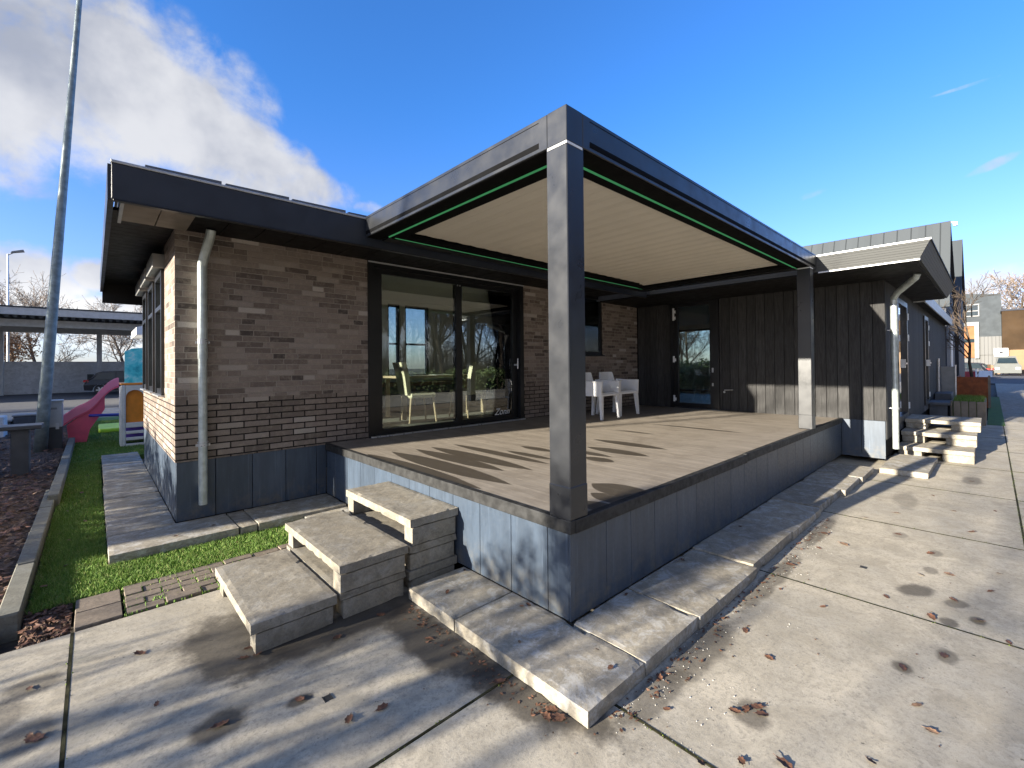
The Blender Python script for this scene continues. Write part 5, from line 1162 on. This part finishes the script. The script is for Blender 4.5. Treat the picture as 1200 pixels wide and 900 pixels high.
GR = [(.14, -.91), (.19, -.94), (2.48, -.67), (2.72, -.8), (3.35, -1.09), (3.0, -1.33), (2.12, -1.50), (2.45, -1.32), (2.6, -1.46), (2.88, -1.71), (1.86, -1.19), (1.75, -1.42), (1.9, -1.62), (1.71, -1.74), (1.3, -1.5), (1.02, -1.36), (.73, -1.44), (.58, -1.5), (.21, -1.35), (.78, -.68), (.61, -.86), (1.41, -.93), (-.12, -.66), (-.28, -.89), (-.05, -1.12), (.09, -.88), (.16, -.97), (.05, -.53), (-.16, -1.0), (2.46, -1.67), (4.1, -1.0), (4.6, -1.4), (5.2, -1.2), (5.9, -.9), (3.9, -1.55), (6.4, -1.5), (3.7, -.8), (4.9, -1.7), (2.9, -.62), (1.95, -.6)]
GL = [(-2.27, 1.58), (-2.24, 1.16), (-2.22, 1.12), (-1.82, 1.01), (-1.63, .65), (-1.32, .57), (-1.2, .29), (-1.06, .25), (-.56, .0), (-.55, -.31), (-.52, -.35), (-.5, -.30), (-1.40, 1.18), (-1.44, 1.10), (-1.38, 1.08), (-.62, .55), (-.58, .70), (-.60, .33), (-1.0, .93), (-.7, .98), (-1.85, 1.55)]
GS = [(-.32, .79), (-.09, .32), (-.05, .30), (-.35, .07), (-.1, -.26), (-.17, -.39), (-.05, .96), (-1.2, 3.4), (-1.5, 3.3), (.5, -.05), (1.2, -.04), (1.25, -.06), (1.9, -.05), (2.3, -.1), (3.0, -.04), (3.9, -.1)]
GW = [(-2.2, 4.1), (-2.1, 4.7), (-2.25, 5.3), (-2.05, 3.95), (-2.2, 3.35), (-2.3, 3.0), (-2.15, 6.2), (-2.22, 6.8), (-1.1, 2.95), (-2.05, 5.8), (-2.1, 7.4), (-2.25, 8.3), (-2.28, 4.4)]
for p in GR: put_leaf(*p, GZ+.002, 'dry brown oak leaf lying on the sunlit concrete right of the deck', 'fallen leaves on the right-hand concrete')
for p in GL: put_leaf(*p, GZ+.002, 'brown oak leaf lying on the shaded concrete around the steps', 'fallen leaves on the left-hand concrete')
for p in GS: put_leaf(*p, .004, 'small brown leaf lying on one of the raised slabs', 'fallen leaves on the slabs', .62)
for p in GW: put_leaf(*p, -.062, 'pale fallen leaf lying on the artificial grass', 'fallen leaves on the lawn', .9)
rl = random.Random(90); mb = MB()
def bits(n, fx, s0, s1):
    for k in range(n):
        x, y, z = fx(); s = rl.uniform(s0, s1); a = rl.random()*6.28; b_ = rl.uniform(.4, .8)
        mb.add([(x+s*math.cos(a), y+s*math.sin(a), z+rl.uniform(0, s*.7)), (x-s*b_*math.sin(a), y+s*b_*math.cos(a), z+rl.uniform(0, s*.5)), (x-s*math.cos(a), y-s*math.sin(a), z+rl.uniform(0, s*.7)), (x+s*b_*math.sin(a), y-s*b_*math.cos(a), z+rl.uniform(0, s*.3))], [(0, 1, 2, 3)])
bits(2600, lambda: (rl.uniform(-5.5, -2.5), rl.uniform(2.4, 9), -.085), .015, .05); bits(1500, lambda: (rl.uniform(-8, -2.5), rl.uniform(9, 18), -.085), .02, .06)
bits(120, lambda: (rl.uniform(-2.36, -2.15), rl.uniform(2.12, 2.6), -.085), .01, .03)
tag(mb.build('leaf_litter', 'leaf_brown'), 'layer of small dead leaves strewn over the mulch bed', 'leaf litter', kind='stuff')
mb = MB(); bits(260, lambda: (rl.uniform(-.4, 3.4), -.50-abs(rl.gauss(0, .07)), GZ+.002), .004, .016); bits(160, lambda: (-.50-abs(rl.gauss(0, .06)), rl.uniform(-.4, .95), GZ+.002), .004, .014); bits(120, lambda: (rl.uniform(-2, 3), rl.uniform(-1.8, .8), GZ+.002) , .003, .008)
mb.f = [f for f in mb.f]; tag(mb.build('leaf_crumbs', 'leaf_brown'), 'dark crumbs of broken leaves along the slab edges', 'leaf litter', kind='stuff')

for o in bpy.data.objects:
    if '_o' in o: del o['_o']
